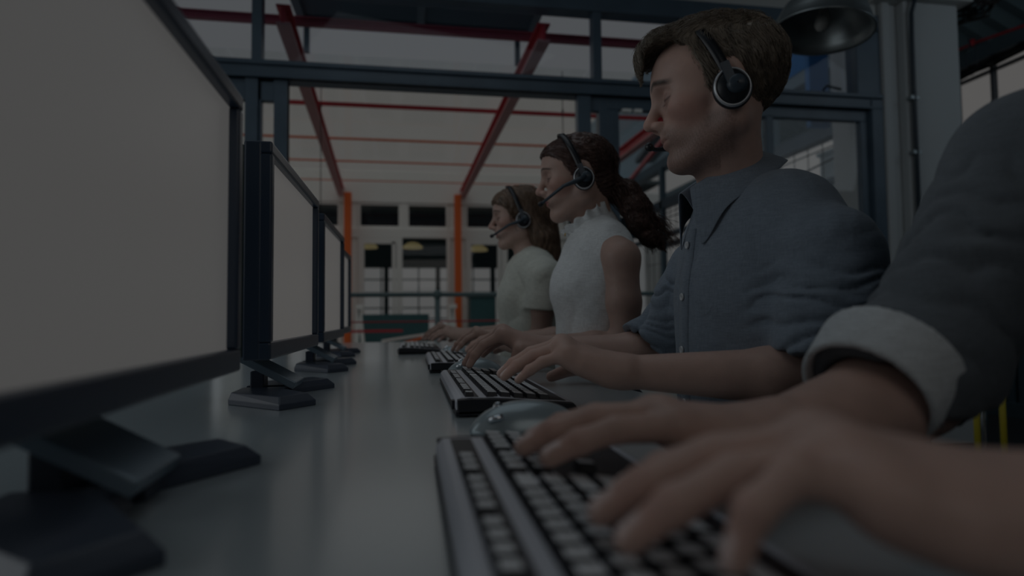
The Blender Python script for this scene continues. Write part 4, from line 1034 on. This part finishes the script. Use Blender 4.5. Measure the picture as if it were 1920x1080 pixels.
# shirt
tp = P['tp']; S = Sdf(); S.u(minof(torso_prims(P, 1.04, 1.03, -.025, .012), .05))
for A, sg in ((L_arm, 1), (R_arm, -1)):
    sh, e, w_ = (np.array(A[k]) for k in ('shoulder', 'elbow', 'wrist'))
    S.u(cone(tp(.005, sg * .075, 1.020), sh, .052, .058), .04)
    if sg > 0: S.u(sleeve([(sh, .060), (sh * .5 + e * .5 + np.array([-.004, 0, .0]), .069), (e + np.array([-.012, 0, .02]), .066), (e + np.array([-.012, 0, -.03]), .066)], e + np.array([-.02, 0, .028]), (-.18, 0, -1), [(sh * .4 + e * .6, .050), (e + np.array([-.01, 0, -.08]), .060)]), .018)
    else: S.u(sleeve([(sh, .064), (sh * .5 + e * .5, .066), (e + np.array([0, 0, .02]), .062), (e + (w_ - e) * .3 + np.array([0, 0, .0]), .056)], e + (w_ - e) * .16, (-.75, 0, -.65), [(e, .048), (w_, .044)]), .018)
S.u(cone(P['nb'] - np.array([0, 0, .02]), P['nb'] + P['f'] * .004 + np.array([0, 0, .022]), .062, .052), .04)
for A, sd in ((L_arm, 3), (R_arm, 9)):
    S.disp(fold_axis(np.array(A['shoulder']) + np.array([0, 0, .03]), np.array(A['elbow']) + np.array([0, 0, -.02]), .0048, 20, sd, .30, 1.1))
def drape(p):
    u = (p - np.array([.56, .9, 0])) @ P['l']; v = np.sin((u * 30 + (p[:, 2] - .8) * (9 + 12 * u)) + 2.2 * sine_noise(p, 3.2, 21, 2)); v = 1 - 2 * np.abs(v) ** .7
    return .0032 * v * np.clip((1.04 - p[:, 2]) / .06, 0, 1) * (.6 + .6 * sine_noise(p, 4, 31, 1)) + .0012 * sine_noise(p, 13, 33, 2)
S.disp(drape)
V, Q = S.mesh((.36, .56, .60), (.74, 1.26, 1.16), .0026)
shirt = np_obj('shirt', V, Q, M_sh_man, t)
c = (P['nb'] + P['nt']) * .5
parent_keep(collar(P, M_sh_man, shirt, P['nb'] + P['f'] * .018 + np.array([0, 0, .040]), 33, (.060, .054), .030, .042, .36, .036), t)
# placket and buttons follow the shirt front
def on_front(z, off=.0, side=0.):
    a = .2
    for it in range(60):
        p = tp(a, side, z)[None]
        d = float(S(p)[0])
        if d < off: break
        a -= max(d - off, .0004) * .8
    return Vector(tp(a, side, z).tolist())
zs = np.linspace(1.02, .70, 26); V = []; F = []
for i, z in enumerate(zs):
    for s_, o_ in ((-.016, .0005), (-.015, .003), (.015, .003), (.016, .0005)):
        p = on_front(z, .0, s_); V.append(tuple(p + Vector(P['f'].tolist()) * o_))
for i in range(len(zs) - 1):
    for k in range(3): F.append((i * 4 + k, i * 4 + k + 1, i * 4 + 5 + k, i * 4 + 4 + k))
parent_keep(MB().add(V, F).build('placket', M_sh_man, smooth=True), t)
for z in (.995, .912, .828, .745):
    p = on_front(z) + Vector(P['f'].tolist()) * .0035
    R = Matrix.Translation(p) @ Vector(P['f'].tolist()).to_track_quat('Z', 'Y').to_matrix().to_4x4()
    parent_keep(MB().lathe([(.001, .0012), (.0035, .0012), (.0045, .0026), (.0055, .0026), (.0062, .0015), (.006, 0), (.001, 0)], 24, R).build('button', M_button, smooth=True), t)
legs_and_chair(P, .47, 'black office stool under the bearded man', None)

# ================= woman with ponytail
SKW = (.53, .355, .295)
L1 = dict(side='L', shoulder=(.497, 1.375, 1.020), elbow=(.500, 1.360, .810), wrist=(.275, 1.455, .812), r=.86, hs=.90, tips=[(.130, 1.575, .789), (.118, 1.552, .789), (.122, 1.527, .789), (.140, 1.500, .790)], thumb=(.20, 1.56, .789), lift=.05)
R1 = dict(side='R', shoulder=(.497, 1.665, 1.020), elbow=(.480, 1.720, .815), wrist=(.265, 1.775, .812), r=.86, hs=.90, tips=[(.130, 1.735, .789), (.120, 1.762, .789), (.125, 1.79, .789), (.145, 1.815, .790)], thumb=(.19, 1.71, .789), lift=.05)
P = person('woman with dark ponytail in a sleeveless white ruffle-necked blouse, wearing a headset', 5, (.478, 1.520), (.432, 1.500, 1.246), 13, 7, False, .96, SKW, [L1, R1], None, .0024, width=.86, depth=.92, chest_dz=.01, neck_r=.040)
t = P['t']
hair = Sdf(); hair.u(ell((-.008, 0, .031), (.0975, .080, .0845))); hair.u(ell((.050, 0, .052), (.050, .060, .042)), .025)
hair.u(ell((-.085, 0, -.045), (.032, .034, .030)), .02); hair.u(ell((-.055, 0, -.03), (.04, .055, .04)), .02)
hair.inter(poly2d([(.12, .18), (.118, .068), (.096, .064), (.076, .054), (.055, .036), (.038, .016), (.026, -.006), (.018, -.018), (.006, -.012), (-.012, .004), (-.030, -.01), (-.034, -.045), (-.05, -.066), (-.10, -.085), (-.16, -.06), (-.16, .18)]), .006)
tail = Sdf(); tl = [(-.085, .0, -.045), (-.118, .006, -.066), (-.135, .012, -.105), (-.140, .015, -.150), (-.158, .018, -.190), (-.19, .02, -.215)]; tr_ = [.026, .034, .036, .030, .020, .006]
for i in range(5): hair.u(cone(tl[i], tl[i + 1], tr_[i], tr_[i + 1]), .012)
hair.disp(lambda p: .0022 * np.clip((.05 - p[:, 0]) / .04, .15, 1) * np.sin((p[:, 2] * 1.0 + p[:, 1] * 1.6) * 420 + 5 * sine_noise(p, 10, 15, 2)) + .004 * sine_noise(p, 26, 16, 2) * (p[:, 0] < -.09))
def fl_w1(p):
    tgt = np.array([-.10, 0, -.05]); v = tgt - p; v /= np.linalg.norm(v, axis=1, keepdims=True); tl_ = (p[:, 0] < -.095) | (p[:, 2] < -.07)
    v[tl_] = np.array([-.35, .05, -1.]); return v
# loose wavy locks of the tail
r = np.random.default_rng(12); n = 520; k = 15; s_ = np.linspace(0, 1, k)[None, :]
ang = r.uniform(0, 2 * pi, (n, 1)); rad_ = r.uniform(.012, .036, (n, 1)); ln = r.uniform(.11, .185, (n, 1)); ph = r.uniform(0, 6.28, (n, 1))
cx = -.095 - .045 * np.sin(s_ * 2.1) - .075 * s_ ** 2.2 * r.uniform(.3, 1.3, (n, 1)); cz = -.052 - s_ * ln
wv = .007 * np.sin(s_ * 13 + ph); px_ = cx + np.cos(ang) * rad_ * (1.15 - .5 * s_) + wv; py_ = .008 + np.sin(ang) * rad_ * (1.1 - .4 * s_) + .006 * np.cos(s_ * 12 + ph)
locks = strand_mesh(np.stack([px_, py_, cz + .004 * np.sin(s_ * 17 + ph)], 2), .0009, .0003)
cap_hair(P, 'hair', M_hair_w1, hair, 3600, fl_w1, 9, .0065, .0015, 5, r0=.0007, extra=locks, lo=(-.23, -.12, -.25), hi=(.15, .12, .16), vox=.0028, jit=.10)
headset(P, P['HM'], P['ho'], .96, 'black headset with silver ear cup and boom worn by the ponytailed woman', 1)
tp = P['tp']; S = Sdf(); S.u(minof(torso_prims(P, .96, .84, .01, .008), .05)); S.u(ell(tp(.065, 0, .955), (.050, .105, .06), P['Bt']), .04)
S.u(cone(P['nb'] - np.array([0, 0, .02]), P['nb'] + P['f'] * .008 + np.array([0, 0, .034]), .066, .056), .03)
for A, sg in ((L1, 1), (R1, -1)):
    sh = np.array(A['shoulder']); S.u(cone(tp(-.01, sg * .06, 1.06), sh - P['l'] * sg * .03 + np.array([0, 0, .004]), .050, .048), .03)
    c_ = sh + P['l'] * sg * .055 + np.array([0, 0, -.05])
    S.sub(ell(c_, (.056, .060, .105), P['Bt']), .008)
S.disp(lambda p: .0022 * (1 - 2 * np.abs(np.sin(((p @ P['l']) * 34) + 1.4 * sine_noise(p, 3.5, 51, 2))) ** .7) * np.clip((1.06 - p[:, 2]) / .1, 0, 1) + .0012 * sine_noise(p, 15, 52, 2))
V, Q = S.mesh((.32, 1.30, .60), (.64, 1.74, 1.18), .0030)
np_obj('blouse', V, Q, M_sh_w1, t)
# ruffled stand collar
V = []; F = []; N_ = 150; ti = radians(35); n_ = np.array([0, 0, 1.]) * cos(ti) + P['f'] * sin(ti); fr = P['f'] * cos(ti) - np.array([0, 0, 1.]) * sin(ti); cc = P['nb'] + P['f'] * .026 + np.array([0, 0, .042])
for i in range(N_):
    a = .12 + (2 * pi - .24) * i / (N_ - 1); d = fr * cos(a) + P['l'] * sin(a)
    for k in range(6):
        w_ = k / 5; rr_ = .0640 + .008 * w_ + w_ ** 1.5 * .0065 * sin(a * 15 + .8 * sin(a * 3)); V.append(tuple(cc + d * rr_ + n_ * (-.012 + .040 * w_ + .004 * w_ * sin(a * 13 + 1))))
for i in range(N_ - 1):
    for k in range(5): F.append((i * 6 + k, i * 6 + 6 + k, i * 6 + 7 + k, i * 6 + k + 1))
o = MB().add(V, F).build('ruffle_collar', M_sh_w1, smooth=True); so = o.modifiers.new('thick', 'SOLIDIFY'); so.thickness = .0016; parent_keep(o, t)
# armhole hem and front opening
for A, sg in ((L1, 1), (R1, -1)):
    sh = np.array(A['shoulder'])
pts = [tuple(Vector((tp(a, .004, z)).tolist())) for a, z in ((.066, 1.085), (.082, 1.05), (.098, 1.0), (.108, .95), (.107, .90))]
parent_keep(MB().tube([tuple(Vector(p) + Vector(P['f'].tolist()) * .006) for p in pts], .0018, 8).build('front_slit_piping', M_sh_w1, smooth=True), t)
parent_keep(MB().lathe([(.001, .003), (.004, .002), (.0045, 0), (.001, -.001)], 16, Matrix.Translation(Vector((tp(.070, .012, 1.095)).tolist()) + Vector(P['f'].tolist()) * .010) @ Vector(P['f'].tolist()).to_track_quat('Z', 'Y').to_matrix().to_4x4()).build('button', mat('gold_button', (.6, .42, .15), .3, metal=.8), smooth=True), t)
legs_and_chair(P, .47, 'black office stool under the ponytailed woman', None)

# ================= woman with long hair, farthest
L2 = dict(side='L', shoulder=(.440, 1.950, 1.015), elbow=(.425, 1.965, .810), wrist=(.205, 2.225, .812), r=.86, hs=.92, tips=[(.062, 2.35, .789), (.045, 2.33, .789), (.045, 2.305, .789), (.060, 2.275, .790)], thumb=(.13, 2.34, .789), lift=.05)
R2 = dict(side='R', shoulder=(.440, 2.245, 1.015), elbow=(.420, 2.33, .815), wrist=(.195, 2.50, .815), r=.86, hs=.92, tips=[(.050, 2.46, .789), (.040, 2.49, .789), (.042, 2.515, .789), (.055, 2.54, .790)], thumb=(.11, 2.44, .789), lift=.06)
P = person('woman with long light brown hair in a cream short-sleeved blouse and headset, farthest away', 2, (.420, 2.100), (.385, 2.100, 1.238), 7, 5, False, .95, (.53, .36, .30), [L2, R2], None, .0029, width=.86, depth=.9, chest_dz=0, neck_r=.042)
t = P['t']
hair = Sdf(); hair.u(ell((-.008, 0, .032), (.099, .081, .086))); hair.u(ell((.050, 0, .056), (.050, .060, .042)), .025)
hair.inter(poly2d([(.12, .18), (.112, .062), (.092, .052), (.066, .040), (.048, .018), (.034, -.010), (.018, -.040), (-.02, -.10), (-.16, -.12), (-.16, .18)]), .008)
for s in (-1, 1):
    hair.u(cone((-.025, s * .062, -.01), (-.068, s * .060, -.095), .030, .036), .02); hair.u(cone((-.068, s * .060, -.095), (-.105, s * .055, -.19), .036, .028), .02); hair.u(cone((-.105, s * .055, -.19), (-.135, s * .05, -.245), .028, .008), .01)
hair.u(cone((-.085, 0, .0), (-.105, 0, -.17), .05, .035), .03)
hair.disp(lambda p: .0020 * np.sin((p[:, 1] * 1.3 + p[:, 0]) * 330 + 5 * sine_noise(p, 7, 25, 2)) + .003 * sine_noise(p, 16, 26, 2))
def fl_w2(p):
    v = np.stack([np.full(len(p), -.5), np.sign(p[:, 1]) * .25, np.full(len(p), -.8)], 1); v[p[:, 2] < -.03] = np.array([-.35, 0, -1.]); return v
cap_hair(P, 'hair', M_hair_w2, hair, 2600, fl_w2, 10, .009, .002, 7, r0=.0009, lo=(-.19, -.13, -.27), hi=(.15, .13, .16), vox=.0036, jit=.10)
headset(P, P['HM'], P['ho'], .95, 'black headset with boom worn by the long-haired woman', 1)
tp = P['tp']; S = Sdf(); S.u(minof(torso_prims(P, .96, .84, .0, .010), .05)); S.u(ell(tp(.062, 0, .945), (.048, .10, .06), P['Bt']), .04)
S.u(cone(P['nb'] - np.array([0, 0, .02]), P['nb'] + P['f'] * .008 + np.array([0, 0, .012]), .062, .050), .03)
for A, sg in ((L2, 1), (R2, -1)):
    sh, e = np.array(A['shoulder']), np.array(A['elbow']); S.u(cone(tp(-.01, sg * .07, 1.045), sh, .054, .054), .03); S.u(sleeve([(sh, .056), (sh * .3 + e * .7, .062)], sh * .48 + e * .52, e - sh, [(sh * .6 + e * .4, .044), (e, .054)]), .02)
    cd = (e - sh) / np.linalg.norm(e - sh); cp = sh * .45 + e * .55
    
S.disp(lambda p: .003 * (1 - 2 * np.abs(np.sin(((p @ P['l']) * 28) + 1.6 * sine_noise(p, 3.5, 61, 2))) ** .7) + .0015 * sine_noise(p, 14, 62, 2))
V, Q = S.mesh((.26, 1.85, .60), (.58, 2.35, 1.16), .0036)
np_obj('blouse', V, Q, M_sh_w2, t)
parent_keep(collar(P, M_sh_w2, t, P['nb'] + P['f'] * .016 + np.array([0, 0, .018]), 28, (.056, .052), .018, .016, .5, .02), t)
legs_and_chair(P, .47, 'black office stool under the long-haired woman', None)

# ================= nearest person, out of focus at the right edge
L0 = dict(side='L', shoulder=(.620, .085, 1.02), elbow=(.520, .160, .812), wrist=(.262, .205, .800), r=1.0, hs=1.04, tips=[(.090, .305, .790), (.080, .276, .790), (.090, .246, .790), (.120, .215, .791)], thumb=(.18, .33, .790), lift=.045)
R0 = dict(side='R', shoulder=(.600, .490, 1.025), elbow=(.455, .490, .810), wrist=(.272, .425, .792), r=1.0, hs=1.04, tips=[(.088, .395, .790), (.078, .430, .790), (.086, .462, .790), (.112, .495, .791)], thumb=(.175, .36, .790), lift=.03)
P = person('person in a grey shirt with pale turned-up cuff, cropped by the right edge', 0, (.640, .290), (.56, .27, 1.235), 5, 12, True, 1.0, (.60, .40, .335), [L0, R0], None, .0024, width=1.05, neck_r=.056)
t = P['t']
hair = Sdf(); hair.u(ell((-.014, 0, .040), (.104, .0835, .092)))
hair.inter(poly2d([(.135, .20), (.118, .068), (.06, .06), (.030, .02), (.024, -.03), (.0, .0), (-.036, -.03), (-.075, -.08), (-.15, -.085), (-.16, .20)]), .006)
cap_hair(P, 'hair', M_hair_w1, hair, 600, fl_m, 5, .006, .002, 9, vox=.004, r0=.0009)
tp = P['tp']; S = Sdf(); S.u(minof(torso_prims(P, 1.04, 1.05, .0, .014), .05))
for A, sg in ((L0, 1), (R0, -1)):
    sh, e, w_ = (np.array(A[k]) for k in ('shoulder', 'elbow', 'wrist'))
    S.u(cone(tp(-.01, sg * .09, 1.05), sh, .066, .070), .03)
    S.u(sleeve([(sh, .070), (e + np.array([.010, 0, .028]), .058), (e + (w_ - e) * .45 + np.array([0, 0, .008]), .052)], e + (w_ - e) * .30, (w_ - e) / np.linalg.norm(w_ - e) * .8 + np.array([0, 0, -.45]), [(e, .048), (w_, .044)]), .02)
    S.disp(fold_axis(sh, e, .0055, 13, 71, .2, 1.1))
S.u(cone(P['nb'] - np.array([0, 0, .02]), P['nb'] + P['f'] * .012 + np.array([0, 0, .02]), .072, .062), .02)
V, Q = S.mesh((.36, -.03, .60), (.80, .60, 1.16), .0036)
np_obj('shirt', V, Q, M_sh_p0, t)
# turned-up cuffs
for A in (L0, R0):
    e, w_ = np.array(A['elbow']), np.array(A['wrist']); cd = (w_ - e) / np.linalg.norm(w_ - e) * .8 + np.array([0, 0, -.45]); cd /= np.linalg.norm(cd); cp = e + (w_ - e) * .38 + np.array([0, 0, .012])
    S2 = Sdf(); S2.u(cone(cp - cd * .055, cp + cd * .006, .0625, .0545)); S2.sub((lambda cp, cd: (lambda p: -((p - cp) @ cd) + .004))(cp, cd), .003); S2.sub((lambda cp, cd: (lambda p: ((p - cp) @ cd) + .046))(cp, cd), .003); S2.sub(cone(cp - cd * .08, cp + cd * .05, .050, .0490), .002)
    V, Q = S2.mesh(tuple(cp - .10), tuple(cp + .10), .0026)
    np_obj('cuff', V, Q, M_cuffw, t)
legs_and_chair(P, .47, 'black office stool under the person at the right edge', None)
